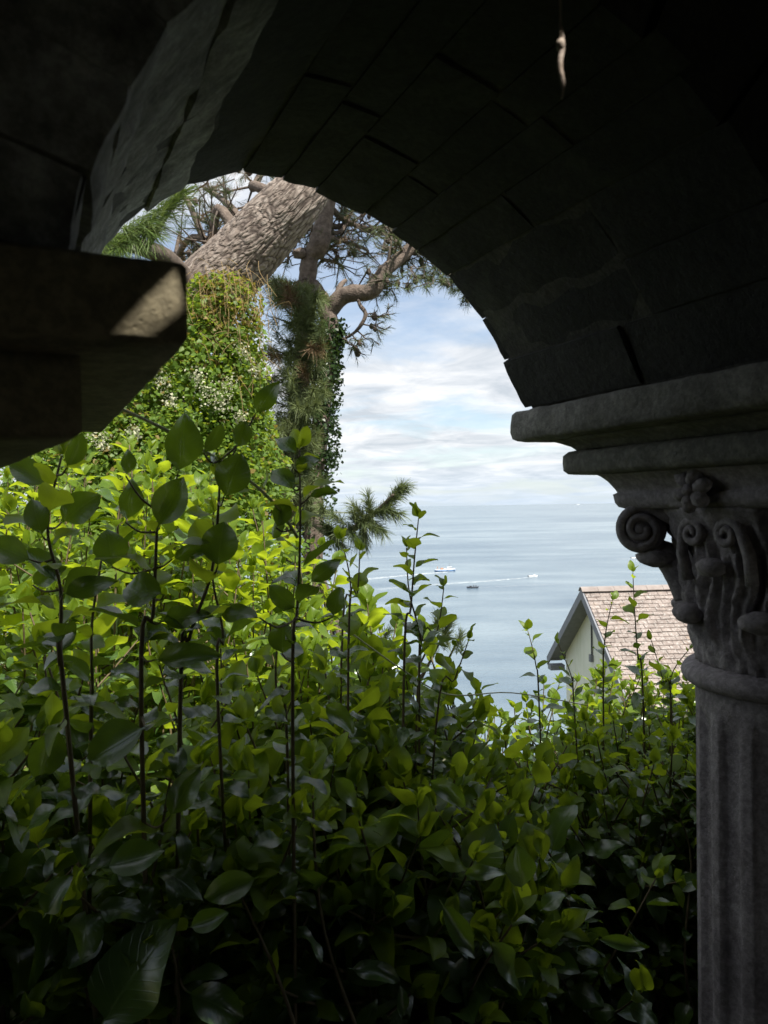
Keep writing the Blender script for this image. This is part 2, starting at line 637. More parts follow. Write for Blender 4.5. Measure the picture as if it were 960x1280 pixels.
ARC = cr(arc_raw, 12)
AL = [0.0]
for i in range(1, len(ARC)):
    AL.append(AL[-1] + (ARC[i] - ARC[i - 1]).length)


def arc_at(l):
    l = max(0, min(AL[-1] - 1e-6, l))
    i = max(k for k in range(len(AL) - 1) if AL[k] <= l)
    t = (l - AL[i]) / (AL[i + 1] - AL[i])
    p = ARC[i].lerp(ARC[i + 1], t)
    d = ARC[min(i + 3, len(ARC) - 1)] - ARC[max(i - 2, 0)]
    n = Vector((-d.y, d.x, 0)).normalized()
    return p, n


def rough_block(name, corners, nu, nv, nw, amp, seed, mat, parent, round_=0.010):
    """corners: function (u,v,w in 0..1) -> point; a box surface grid, worn at the edges"""
    V, Fc, idx = [], [], {}

    def vid(i, j, k):
        key = (i, j, k)
        if key not in idx:
            u, v, w = i / nu, j / nv, k / nw
            p = corners(u, v, w)
            c = corners(0.5, 0.5, 0.5)
            e = sum((1 if q in (0, m) else 0) for q, m in ((i, nu), (j, nv), (k, nw)))
            d = (p - c)
            q = p + d.normalized() * (amp * noise.fractal(p * 16 + Vector((seed, seed * 2, 0)), 1.0, 2.0, 3))
            if e >= 2:
                q -= d.normalized() * round_ * (e - 1) * (0.8 + 0.9 * noise.noise(p * 22 + Vector((0, seed, 5))))
            idx[key] = len(V)
            V.append(q)
        return idx[key]
    for i in range(nu):
        for j in range(nv):
            Fc.append((vid(i, j, 0), vid(i, j + 1, 0), vid(i + 1, j + 1, 0), vid(i + 1, j, 0)))
            Fc.append((vid(i, j, nw), vid(i + 1, j, nw), vid(i + 1, j + 1, nw), vid(i, j + 1, nw)))
    for i in range(nu):
        for k in range(nw):
            Fc.append((vid(i, 0, k), vid(i + 1, 0, k), vid(i + 1, 0, k + 1), vid(i, 0, k + 1)))
            Fc.append((vid(i, nv, k), vid(i, nv, k + 1), vid(i + 1, nv, k + 1), vid(i + 1, nv, k)))
    for j in range(nv):
        for k in range(nw):
            Fc.append((vid(0, j, k), vid(0, j, k + 1), vid(0, j + 1, k + 1), vid(0, j + 1, k)))
            Fc.append((vid(nu, j, k), vid(nu, j + 1, k), vid(nu, j + 1, k + 1), vid(nu, j, k + 1)))
    o = link(name, pymesh(name, V, Fc), parent, mat, True)
    o.data.set_sharp_from_angle(angle=math.radians(28))
    return o


def build_arch():
    root = empty('stone_arch', (0, 0, 0))
    WA0, WA1 = 0.597, 1.195
    # mortared core behind the stones
    V, Fc = [], []
    pts = []
    s_lo, s_hi = PIER_S - BAY - 0.70, PIER_S + 0.198
    cen = Vector((0.44, 0.20, 0))
    top = ROOF0 - 0.003 - EZ
    for i in range(0, len(ARC), 3):
        p = ARC[i]
        d = ARC[min(i + 2, len(ARC) - 1)] - ARC[max(i - 2, 0)]
        n = Vector((-d.y, d.x, 0)).normalized()
        q = p + n * 0.0035
        q.y = max(q.y, 0.178)
        e = q - cen
        tt = []
        if e.x < -1e-6: tt.append((s_lo - cen.x) / e.x)
        if e.x > 1e-6: tt.append((s_hi - cen.x) / e.x)
        if e.y > 1e-6: tt.append((top - cen.y) / e.y)
        r = cen + e * min(tt)
        if i == 0: r = Vector((s_lo, 0.178, 0))
        pts.append((q, r))
    pts[-1] = (pts[-1][0], Vector((s_hi, 0.178, 0)))
    # insert the two upper corners
    full = []
    for k, (q, r) in enumerate(pts):
        full.append((q, r))
        if k + 1 < len(pts):
            r2 = pts[k + 1][1]
            if abs(r.x - s_lo) < 1e-4 and abs(r2.y - top) < 1e-4 and abs(r.y - top) > 1e-4:
                full.append(((q + pts[k + 1][0]) / 2, Vector((s_lo, top, 0))))
            if abs(r.y - top) < 1e-4 and abs(r2.x - s_hi) < 1e-4 and abs(r2.y - top) > 1e-4:
                full.append(((q + pts[k + 1][0]) / 2, Vector((s_hi, top, 0))))
    for q, r in full:
        for a in (WA0 + 0.012, WA1 - 0.012):
            V.append(ap(q.x, a, EZ + q.y))
            V.append(ap(r.x, a, EZ + r.y))
    for k in range(len(full) - 1):
        b0, b1 = k * 4, (k + 1) * 4
        Fc += [(b0, b0 + 1, b1 + 1, b1), (b0 + 2, b1 + 2, b1 + 3, b0 + 3), (b0, b1, b1 + 2, b0 + 2), (b0 + 1, b0 + 3, b1 + 3, b1 + 1)]
    e = len(full) * 4 - 4
    Fc += [(0, 2, 3, 1), (e, e + 1, e + 3, e + 2)]
    link('masonry_core', pymesh('masonry_core', V, Fc), root, MT['mortar'])
    # the stones
    l = 0.0
    seed = 1.0
    while l < AL[-1] - 0.015:
        th = rng.uniform(0.055, 0.105)
        if AL[-1] - (l + th) < 0.05: th = AL[-1] - l
        l0, l1 = l + 0.0008, l + th - 0.0008
        cuts = [WA0]
        while cuts[-1] < WA1 - 0.16:
            cuts.append(cuts[-1] + rng.uniform(0.17, 0.34))
        if WA1 - cuts[-1] < 0.12: cuts[-1] = WA1
        else: cuts.append(WA1)
        for c0, c1 in zip(cuts[:-1], cuts[1:]):
            dep = rng.uniform(0.16, 0.24)
            pr = rng.uniform(-0.0015, 0.0015) if c1 < WA1 else rng.uniform(-0.004, 0.005)
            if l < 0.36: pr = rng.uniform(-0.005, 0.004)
            e0 = rng.uniform(-0.014, 0.006) if c0 == WA0 else 0.004
            e1 = rng.uniform(-0.006, 0.012) if c1 == WA1 else -0.004
            (pa, na), (pb, nb) = arc_at(l0), arc_at(l1)

            def corner(u, v, w, pa=pa, pb=pb, na=na, nb=nb, c0=c0 + e0, c1=c1 + e1, dep=dep, pr=pr):
                p = pa.lerp(pb, v)
                n = na.lerp(nb, v).normalized()
                q = p + n * (pr + dep * w)
                q.y = max(q.y, 0.180)
                return ap(q.x, c0 + (c1 - c0) * u, EZ + q.y)
            seed += 1.37
            rough_block('voussoir', corner, 11, 5, 4, 0.008 if l < 0.36 else (0.0016 if c1 < WA1 else 0.0035), seed, MT['lichened_lit'] if l < 0.36 else MT['rubble'], root, 0.0014)
        l += th
    return root


arch = build_arch()
setp(arch, 'dark rubble stone arch framing the sea view between two columns', 'arch')


def copy_tree(o, parent=None):
    c = o.copy()
    COL.objects.link(c)
    if parent is not None:
        c.parent = parent
    for ch in list(o.children):
        copy_tree(ch, c)
    return c


sw2 = local_box('shade_wall', PIER_S + 0.20, 3.2, 0.61, 1.18, -0.03, 2.34, MT['rubble'])  # closes the unseen right bay; added to keep the interior dark
setp(sw2, 'unseen stone wall added to darken the arcade beyond the carved column', 'wall')
ew2 = local_box('end_wall', 3.201, 3.5, -1.9, 1.19, -0.30, 2.34, MT['rubble'])
setp(ew2, 'rough stone wall closing the end of the loggia beyond the carved column', 'wall')

# ---------------------------------------------------------------- carved column
def square_profile(name, prof, parent, mat, amp=0.004, nside=26, round_=0.02, seed=0.0):
    V, Fc = [], []
    ring = []
    for s in range(4):
        for k in range(nside):
            t = k / nside * 2 - 1
            ring.append({0: (t, -1), 1: (1, t), 2: (-t, 1), 3: (-1, -t)}[s])
    n = len(ring)
    for h, z in prof:
        for (x, y) in ring:
            m = max(abs(x), abs(y))
            cr_ = min(abs(x), abs(y))
            k = 1 - round_ * max(0, (cr_ - 0.9) / 0.1) ** 2
            p = Vector((x * h * k, y * h * k, z))
            d = Vector((x, y, 0)).normalized()
            p += d * amp * noise.fractal(p * 24 + Vector((seed, 0, 0)), 1.0, 2.0, 4) * 1.3
            p.z += amp * 0.5 * noise.noise(p * 30 + Vector((9, seed, 0)))
            V.append(p)
    for i in range(len(prof) - 1):
        for k in range(n):
            k2 = (k + 1) % n
            Fc.append((i * n + k, i * n + k2, (i + 1) * n + k2, (i + 1) * n + k))
    Fc.append(tuple(reversed(range(n))))
    Fc.append(tuple((len(prof) - 1) * n + k for k in range(n)))
    o = link(name, pymesh(name, V, Fc), parent, mat, True)
    return o


def lathe(name, prof, seg, parent, mat, disp=None):
    V, Fc = [], []
    for r, z in prof:
        for k in range(seg):
            an = 2 * math.pi * k / seg
            rr = r + (disp(an, z, r) if disp else 0)
            V.append((rr * math.cos(an), rr * math.sin(an), z))
    for i in range(len(prof) - 1):
        for k in range(seg):
            k2 = (k + 1) % seg
            Fc.append((i * seg + k, i * seg + k2, (i + 1) * seg + k2, (i + 1) * seg + k))
    Fc.append(tuple(reversed(range(seg))))
    Fc.append(tuple((len(prof) - 1) * seg + k for k in range(seg)))
    return link(name, pymesh(name, V, Fc), parent, mat, True)


def blob(name, c, ax3, parent, mat, amp=0.15, seg=14, seed=0.0):
    """a worn carved lump: ellipsoid with axes ax3, uneven"""
    V, Fc = [], []
    rings = 9
    for i in range(rings + 1):
        ph = math.pi * i / rings
        for k in range(seg):
            an = 2 * math.pi * k / seg
            d = Vector((math.sin(ph) * math.cos(an), math.sin(ph) * math.sin(an), math.cos(ph)))
            r = 1 + amp * noise.fractal(d * 1.7 + Vector((seed, seed, 0)), 1.0, 2.0, 3)
            V.append(Vector(c) + (ax3[0] * d.x + ax3[1] * d.y + ax3[2] * d.z) * r)
    for i in range(rings):
        for k in range(seg):
            k2 = (k + 1) % seg
            Fc.append((i * seg + k, (i + 1) * seg + k, (i + 1) * seg + k2, i * seg + k2))
    return link(name, pymesh(name, V, Fc), parent, mat, True)


def build_column():
    root = empty('stone_column', ap(PIER_S, PIER_A, 0), TH)
    R = 0.155
    NF = 16
    ztop = EZ - 0.315

    def flute(an, z, r):
        if z > ztop - 0.035 or z < 0.22: return 0.0
        f = min(1.0, (ztop - 0.035 - z) / 0.03, (z - 0.22) / 0.03)
        x = ((an / (2 * math.pi) * NF + 0.5) % 1.0) * 2 - 1
        w = 0.66
        if abs(x) > w: return 0.0
        return -0.0125 * f * math.sqrt(max(0, 1 - (x / w) ** 2)) + 0.0012 * noise.noise(Vector((an * 9, z * 12, 2)))
    prof = [(0.20, 0.0), (0.20, 0.07), (0.205, 0.08), (0.205, 0.12), (0.185, 0.135), (0.175, 0.15), (0.178, 0.165), (0.165, 0.18), (R + 0.006, 0.19)]
    zz = 0.20
    while zz < ztop - 0.001:
        prof.append((R * (1.03 - 0.03 * (zz / ztop) ** 2), zz))
        zz += 0.02 if zz < 0.30 or zz > ztop - 0.12 else 0.07
    prof.append((R, ztop))
    lathe('shaft', prof, 192, root, MT['stone'], flute)
    # ring under the capital
    ring = [(R - 0.004, ztop + 0.001)] + [(R + 0.004 + 0.020 * math.sin(math.pi * t / 10), ztop + 0.001 + 0.036 * (1 - math.cos(math.pi * t / 10)) / 2) for t in range(11)] + [(R - 0.002, ztop + 0.039)]
    lathe('neck_ring', ring, 96, root, MT['stone'], lambda an, z, r: 0.002 * noise.noise(Vector((math.cos(an) * 7, math.sin(an) * 7, z * 30))))
    cap = empty('capital', (0, 0, EZ), 0, root)
    # bell with carved upright leaves in low relief
    def bell(an, z, r):
        t = (z + 0.275) / 0.26
        lf = abs(math.sin(an * 8))
        d = 0.012 * (lf ** 0.7) * math.sin(math.pi * min(1, max(0, t)) ** 0.8)
        d += 0.0075 * math.sin(an * 48 + 3 * math.sin(t * 7)) * math.sin(math.pi * min(1, max(0, t)))
        d += 0.009 * noise.fractal(Vector((math.cos(an) * 9, math.sin(an) * 9, z * 26)), 1.0, 2.0, 3)
        return d
    bp = []
    for i in range(30):
        t = i / 29
        bp.append((0.150 + 0.024 * t + 0.034 * t ** 4, -0.278 + 0.268 * t))
    lathe('bell', bp, 160, cap, MT['stone'], bell)
    # rows of curled leaf tips
    for k in range(8):
        an = math.pi / 8 + k * math.pi / 4
        for (dz, rr, sc, da) in ((-0.188, 0.180, 1.0, 0.0), (-0.105, 0.188, 0.85, math.pi / 8)):
            a2 = an + da
            d = Vector((math.cos(a2), math.sin(a2), 0))
            t = Vector((-math.sin(a2), math.cos(a2), 0))
            c = d * rr + Vector((0, 0, dz))
            blob('leaf_tip', c, (d * 0.025 * sc, t * 0.030 * sc, Vector((0, 0, 0.018 * sc))), cap, MT['stone'], 0.14, 14, k + dz)
    # four corner scrolls
    for k in range(4):
        an = math.pi / 4 + k * math.pi / 2
        d = Vector((math.cos(an), math.sin(an), 0))
        t = Vector((-math.sin(an), math.cos(an), 0))
        up = Vector((0, 0, 1))
        c = d * 0.242 + up * -0.048
        vol = empty('volute', (0, 0, 0), 0, cap)
        # body of the scroll: short drum
        V, Fc = [], []
        prof = [(0.0, -0.030), (0.022, -0.031), (0.037, -0.029), (0.0425, -0.022), (0.044, 0.0), (0.0425, 0.022), (0.037, 0.029), (0.022, 0.031), (0.0, 0.030)]
        seg = 36
        for r, w in prof:
            for j in range(seg):
                b_ = 2 * math.pi * j / seg
                V.append(c + d * (r * math.cos(b_)) + up * (r * math.sin(b_)) + t * w)
        for i in range(len(prof) - 1):
            for j in range(seg):
                j2 = (j + 1) % seg
                Fc.append((i * seg + j, i * seg + j2, (i + 1) * seg + j2, (i + 1) * seg + j))
        link('drum', pymesh('drum', V, Fc), vol, MT['stone'], True)
        # spiral fillet on both faces, running back to the bell as a band
        for sgn in (-1, 1):
            path, rad = [], []
            path.append(d * 0.13 + up * -0.020 + t * sgn * 0.020)
            rad.append(0.030)
            path.append(d * 0.190 + up * -0.020 + t * sgn * 0.022)
            rad.append(0.024)
            for j in range(44):
                f = j / 43
                b_ = math.pi / 2 + 0.35 - f * 2 * math.pi * 1.9
                r = 0.040 * (1 - f) + 0.008 * f
                path.append(c + d * (r * math.cos(b_)) + up * (r * math.sin(b_)) + t * sgn * (0.028 + 0.006 * f))
                rad.append(0.0085 * (1 - f) + 0.006 * f)
            V, Fc = [], []
            tube_geo(path, rad, 8, V, Fc)
            link('scroll', pymesh('scroll', V, Fc), vol, MT['stone'], True)
            blob('eye', c + t * sgn * 0.031, (d * 0.011, up * 0.011, t * 0.008), vol, MT['stone'], 0.08, 12)
        # leaf that carries the scroll
        blob('support_leaf', d * 0.214 + up * -0.098, (d * 0.036, t * 0.036, up * 0.019), cap, MT['stone'], 0.2, 16, k * 3.0)
        V, Fc = [], []
        path, rad = smooth_path([d * 0.165 + up * -0.17, d * 0.180 + up * -0.125, d * 0.205 + up * -0.092, d * 0.235 + up * -0.086],
                                [0.024, 0.027, 0.024, 0.014], 6)
        tube_geo(path, rad, 12, V, Fc)
        link('support_stalk', pymesh('support_stalk', V, Fc), cap, MT['stone'], True)
        # small inner scrolls in pairs on each face, and the flower above
        an = k * math.pi / 2
        n = Vector((math.cos(an), math.sin(an), 0))
        t = Vector((-math.sin(an), math.cos(an), 0))
        for sgn in (-1, 1):
            c2 = n * 0.190 + t * sgn * 0.034 + up * -0.052
            path, rad = [n * 0.172 + t * sgn * 0.062 + up * -0.13, n * 0.182 + t * sgn * 0.066 + up * -0.085], [0.010, 0.010]
            for j in range(30):
                f = j / 29
                b_ = 0.3 + f * 2 * math.pi * 1.5
                r = 0.023 * (1 - f) + 0.004 * f
                path.append(c2 + t * sgn * (r * math.cos(b_)) + up * (r * math.sin(b_)) + n * 0.006 * f)
                rad.append(0.0085 * (1 - 0.4 * f))
            V, Fc = [], []
            tube_geo(path, rad, 8, V, Fc)
            link('inner_scroll', pymesh('inner_scroll', V, Fc), cap, MT['stone'], True)
        flo = empty('carved_flower', (0, 0, 0), 0, cap)
        c3 = n * 0.228 + up * 0.018
        for j in range(6):
            b_ = j * math.pi / 3 + 0.3
            e = t * math.cos(b_) + up * math.sin(b_)
            e2 = n.cross(e)
            blob('petal', c3 + e * 0.020, (e * 0.017, e2 * 0.012, n * 0.013), flo, MT['stone'], 0.2, 12, j + k * 7.0)
        blob('flower_centre', c3 + n * 0.006, (t * 0.010, up * 0.010, n * 0.012), flo, MT['stone'], 0.2, 12)
    # moulded blocks above the capital
    imp = empty('impost', (0, 0, EZ), 0, root)
    square_profile('cavetto', [(0.196, -0.012), (0.205, -0.008), (0.211, 0.000), (0.212, 0.014), (0.206, 0.018), (0.209, 0.024), (0.219, 0.038), (0.229, 0.047), (0.236, 0.0515)], imp, MT['stone'], 0.003, 26, 0.05, 3)
    square_profile('lower_slab', [(0.250, 0.052), (0.263, 0.0535), (0.270, 0.060), (0.271, 0.075), (0.270, 0.088), (0.262, 0.0955), (0.250, 0.097)], imp, MT['impost_grey'], 0.003, 30, 0.012, 6)
    square_profile('bed_mould', [(0.256, 0.0975), (0.262, 0.104), (0.276, 0.112), (0.292, 0.1175)], imp, MT['impost_grey'], 0.003, 30, 0.02, 8)
    square_profile('abacus', [(0.300, 0.118), (0.333, 0.1185), (0.338, 0.123), (0.339, 0.136), (0.339, 0.150), (0.338, 0.169), (0.334, 0.1740), (0.300, 0.1745)], imp, MT['impost_grey'], 0.005, 40, 0.012, 11)
    return root


col1 = build_column()
setp(col1, 'carved grey stone column with scrolled capital and fluted shaft beside the shrub', 'column')
pier = empty('stone_pier', ap(PIER_S - BAY, PIER_A, 0), TH)
imp0 = empty('impost', (0, 0, EZ), 0, pier)
square_profile('lower_slab', [(0.200, 0.055), (0.266, 0.0555), (0.270, 0.059), (0.270, 0.095), (0.270, 0.1165)], imp0, MT['impost'], 0.0012, 30, 0.003, 6)
for v_ in bpy.data.objects[[c.name for c in imp0.children][0]].data.vertices:
    if v_.co.x > 0: v_.co.x -= 0.075 * (v_.co.y + 0.27) / 0.54        # splayed flank
square_profile('abacus', [(0.260, 0.1170), (0.334, 0.1175), (0.337, 0.121), (0.338, 0.148), (0.337, 0.171), (0.334, 0.1745)], imp0, MT['impost'], 0.0018, 40, 0.003, 11)
V, Fc = [], []
box_geo((-0.70, -0.275, -0.02), (0.085, 0.29, EZ + 0.0545), V, Fc)
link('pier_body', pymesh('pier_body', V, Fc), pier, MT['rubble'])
setp(pier, 'dark blurred stone pier top with a sunlit patch on its projecting slab', 'pier')

# a rod hanging from the vault, catching a sliver of sun
hc = empty('hanging_cord', P(703, 124, CORD_Y))
base = hc.location.copy()
cp = [P(702 + 2 * math.sin(i * 1.3), 124 - i * 12, CORD_Y) - base for i in range(10)]
tp_ = Vector((cp[-1].x, cp[-1].y, ROOF0 - 0.002 - base.z))
cp.append(tp_)
tube('cord', cp, [0.0006, 0.0012, 0.002, 0.0022, 0.0024, 0.0023, 0.0014, 0.0010, 0.0009, 0.0009, 0.0009], 8, 4, hc, simple('rusted cord', (0.22, 0.16, 0.11), (0.5, 0.42, 0.36), 60))
blob('knot', P(701, 56, CORD_Y) - base, (Vector((0.0036, 0, 0)), Vector((0, 0.0036, 0)), Vector((0, 0, 0.0048))), hc, bpy.data.materials['rusted cord'], 0.2, 10)
setp(hc, 'thin cord hanging from the dark vault with a sunlit knot', 'cord')

# ---------------------------------------------------------------- house below
def build_house():
    D = 21.0
    peak = P(728, 735, D)
    rx = Vector((0.996, 0.087, 0)).normalized()          # along the ridge
    ry = Vector((-rx.y, rx.x, 0))                        # away from the camera
    L, HW, SL = 10.5, 3.2, 0.76
    gz = ground(peak.x + 4, peak.y) - 0.4
    root = empty('house', (peak.x, peak.y, gz), math.atan2(rx.y, rx.x))
    zt = peak.z - gz

    def lb(name, lo, hi, mat, parent=root):
        V, Fc = [], []
        box_geo(lo, hi, V, Fc)
        return link(name, pymesh(name, V, Fc), parent, mat)
    M = Mat('painted render')
    c = M.ramp(M.noise(1.4, 5, 0.6), [(0.3, (0.70, 0.73, 0.62)), (0.7, (0.80, 0.81, 0.72))])
    st = M.ramp(M.noise(2.2, 5, 0.6, M.mapping(M.geo.outputs['Position'], (3, 3, 0.5))), [(0.5, (1, 1, 1)), (0.75, (0.86, 0.88, 0.82))])
    c = M.mix(1.0, c, st, 'MULTIPLY')
    b = M.bsdf(base_color=c, roughness=0.9)
    M.l.new(M.bump(M.noise(60, 4), 0.4, 0.01), b.inputs['Normal'])
    render_m = M.done(b)
    grey = simple('grey painted timber', (0.15, 0.16, 0.18), (0.21, 0.22, 0.245), 6, 0.6, 0.2)
    # walls: gabled prism, set in from the verge and eaves
    in_x, wy = 0.42, HW - 0.42
    zw = zt - 0.22
    ze = zw - wy * SL
    V = [(in_x, -wy, 0), (in_x, wy, 0), (in_x, wy, ze), (in_x, 0, zw), (in_x, -wy, ze)]
    V += [(L - in_x, y, z) for (_, y, z) in V]
    Fc = [(0, 4, 3, 2, 1), (5, 6, 7, 8, 9), (0, 1, 6, 5), (1, 2, 7, 6), (4, 0, 5, 9), (2, 3, 8, 7), (3, 4, 9, 8)]
    link('wall', pymesh('wall', V, Fc), root, render_m)
    # roof decks
    M = Mat('weathered roof tile')
    vr = M.voronoi(3.3, src=M.mapping(M.tc.outputs['Object'], (1.1, 1.0, 2.4)), out='Color')
    c = M.ramp(M.noise(3.0, 6, 0.65), [(0.3, (0.17, 0.135, 0.12)), (0.5, (0.23, 0.19, 0.17)), (0.7, (0.30, 0.25, 0.225))])
    c = M.mix(0.35, c, M.ramp(vr, [(0.0, (0.25, 0.25, 0.25)), (1.0, (0.75, 0.75, 0.75))]), 'OVERLAY')
    li = M.ramp(M.noise(16, 5, 0.75), [(0.52, (0, 0, 0)), (0.62, (1, 1, 1))])
    c = M.mix(M.math('MULTIPLY', li, 0.65), c, (0.48, 0.46, 0.43))
    ru = M.ramp(M.noise(2.3, 4, 0.7), [(0.58, (0, 0, 0)), (0.72, (1, 1, 1))])
    c = M.mix(M.math('MULTIPLY', ru, 0.5), c, (0.28, 0.18, 0.10))
    b = M.bsdf(base_color=c, roughness=0.92)
    M.l.new(M.bump(M.noise(50, 4), 0.5, 0.01), b.inputs['Normal'])
    tile_m = M.done(b)
    dk = simple('roof underlay', (0.05, 0.045, 0.04), (0.08, 0.07, 0.06), 8)
    slope_len = HW * math.sqrt(1 + SL * SL)
    nrm = 1 / math.sqrt(1 + SL * SL)
    for sg in (-1, 1):
        V = []
        for x in (0.06, L - 0.06):
            for (y, z) in ((0, zt - 0.06), (sg * HW * 0.99, zt - 0.06 - HW * 0.99 * SL), (sg * HW * 0.99, zt - 0.16 - HW * 0.99 * SL), (0, zt - 0.16)):
                V.append((x, y, z))
        Fc = [(0, 1, 5, 4), (1, 2, 6, 5), (2, 3, 7, 6), (3, 0, 4, 7), (0, 3, 2, 1), (4, 5, 6, 7)]
        rf = link('roof', pymesh('roof', V, Fc), root, dk)
        # tiles: real lapped pieces, too small to pick apart one by one
        V, Fc = [], []
        g, tw = 0.150, 0.27
        rows = int(slope_len / g)
        r2 = random.Random(5 + sg)
        for i in range(rows):
            d0 = slope_len - i * g + 0.03
            d1 = d0 - g * 1.25
            x = 0.02 - (tw / 2 if i % 2 else 0)
            while x < L - 0.02:
                x0, x1 = max(0.02, x + 0.006), min(L - 0.02, x + tw - 0.006)
                if x1 - x0 > 0.03:
                    lift = 0.026 + r2.uniform(-0.006, 0.010)
                    dj = r2.uniform(-0.008, 0.008)
                    bq = len(V)
                    for (d, h0, h1) in ((d0 + dj, lift - 0.014, lift + 0.004), (max(0.02, d1), -0.004, 0.006)):
                        for xx in (x0, x1):
                            for hh in (h0, h1):
                                y = d / slope_len * HW
                                V.append((xx, sg * (y + hh * SL * nrm), zt - 0.06 - y * SL + hh * nrm))
                    Fc += [(bq + 1, bq + 3, bq + 7, bq + 5), (bq, bq + 2, bq + 3, bq + 1), (bq, bq + 1, bq + 5, bq + 4), (bq + 2, bq + 6, bq + 7, bq + 3)]
                x += tw
        o = link('roof_tiles', pymesh('roof_tiles', V, Fc), rf, tile_m)
        o['kind'] = 'stuff'
        # bargeboard and soffit at the gable
        V = []
        for x in (-0.045, 0.0):
            for (y, z) in ((0, zt - 0.03), (sg * HW * 1.01, zt - 0.03 - HW * 1.01 * SL), (sg * HW * 1.01, zt - 0.30 - HW * 1.01 * SL), (0, zt - 0.30)):
                V.append((x, y, z))
        link('bargeboard', pymesh('bargeboard', V, [(0, 1, 5, 4), (1, 2, 6, 5), (2, 3, 7, 6), (3, 0, 4, 7), (0, 3, 2, 1), (4, 5, 6, 7)]), root, grey)
        V = []
        for x in (0.002, in_x + 0.004):
            for (y, z) in ((0, zt - 0.20), (sg * HW * 0.985, zt - 0.20 - HW * 0.985 * SL), (sg * HW * 0.985, zt - 0.225 - HW * 0.985 * SL), (0, zt - 0.225)):
                V.append((x, y, z))
        link('soffit', pymesh('soffit', V, [(0, 1, 5, 4), (1, 2, 6, 5), (2, 3, 7, 6), (3, 0, 4, 7), (0, 3, 2, 1), (4, 5, 6, 7)]), root, grey)
        gy, gzz = sg * (HW + 0.06), zt - 0.12 - HW * SL
        V, Fc = [], []
        tube_geo([Vector((-0.03, gy, gzz)), Vector((L, gy, gzz))], [0.055, 0.055], 10, V, Fc)
        link('gutter', pymesh('gutter', V, Fc), root, simple('gutter', (0.05, 0.05, 0.055), (0.08, 0.08, 0.085), 5, 0.5, 0.1))
        lb('eave_end', (-0.03, sg * HW * 0.90 if sg > 0 else -HW, zt - 0.44 - HW * SL), (in_x, HW if sg > 0 else -HW * 0.90, zt - 0.28 - HW * SL), grey)
    ridge_m = simple('ridge tile', (0.21, 0.175, 0.16), (0.31, 0.27, 0.25), 4, 0.9, 0.4)
    x = -0.06
    while x < L:
        V, Fc = [], []
        pr = [(-0.16, -0.115), (-0.08, -0.03), (0, 0.0), (0.08, -0.03), (0.16, -0.115)]
        for xx in (x, x + 0.452):
            for (y, z) in pr: V.append((xx, y, zt + 0.035 + z))
            for (y, z) in reversed(pr): V.append((xx, y * 0.86, zt + 0.015 + z))
        n = 10
        for k in range(n): Fc.append((k, (k + 1) % n, n + (k + 1) % n, n + k))
        Fc += [tuple(reversed(range(n))), tuple(n + k for k in range(n))]
        link('ridge_tile', pymesh('ridge_tile', V, Fc), root, ridge_m)
        x += 0.46
    blk = simple('black cable', (0.03, 0.03, 0.035), (0.05, 0.05, 0.055), 9, 0.5, 0.1)
    V, Fc = [], []
    tube_geo([Vector((in_x - 0.03, 0.42, zw - 0.42)), Vector((in_x - 0.03, 0.42, zw - 1.75))], [0.022, 0.022], 8, V, Fc)
    cb = link('cable', pymesh('cable', V, Fc), root, blk)
    lb('junction_box', (in_x - 0.09, 0.36, zw - 1.90), (in_x - 0.002, 0.50, zw - 1.70), grey, cb)
    setp(root, 'white rendered house with pinkish tiled roof and grey bargeboards above the sea', 'house')


build_house()

# ---------------------------------------------------------------- boats and their wakes
def hull_mesh(L, B, H, V, Fc):
    st = [(-0.5, 0.80, 0.0, 1.0), (-0.3, 1.0, 0.0, 0.95), (0.0, 1.0, 0.0, 0.92), (0.25, 0.86, 0.0, 1.0), (0.42, 0.45, 0.05, 1.2), (0.52, 0.03, 0.2, 1.42)]
    b0 = len(V)
    for (t, w, zb, zt_) in st:
        x = t * L
        for (yy, z) in ((-w, zt_), (-w * 0.8, zt_ * 0.35), (-w * 0.25, zb - 0.25), (w * 0.25, zb - 0.25), (w * 0.8, zt_ * 0.35), (w, zt_)):
            V.append((x, yy * B / 2, z * H))
    for i in range(len(st) - 1):
        for k in range(5):
            Fc.append((b0 + i * 6 + k, b0 + i * 6 + k + 1, b0 + (i + 1) * 6 + k + 1, b0 + (i + 1) * 6 + k))
        Fc.append((b0 + i * 6 + 5, b0 + i * 6, b0 + (i + 1) * 6, b0 + (i + 1) * 6 + 5))
    Fc.append(tuple(b0 + k for k in range(6)))


def sea_point(u, v):
    d = FWD + RGT * ((u - 480) / F) + UPV * ((640 - v) / F)
    return EYE + d * ((SEA - EYE.z) / d.z)


white_p = simple('white boat paint', (0.72, 0.73, 0.74), (0.8, 0.8, 0.8), 2, 0.4, 0.1)
blue_p = simple('blue boat paint', (0.10, 0.20, 0.38), (0.14, 0.26, 0.45), 2, 0.4, 0.1)
dark_p = simple('dark boat paint', (0.03, 0.035, 0.045), (0.06, 0.065, 0.075), 2, 0.5, 0.1)
red_p = simple('rusty deck gear', (0.35, 0.16, 0.09), (0.5, 0.3, 0.2), 2, 0.7, 0.1)
glass_p = simple('wheelhouse glass', (0.03, 0.04, 0.05), (0.05, 0.06, 0.07), 2, 0.1, 0.05)


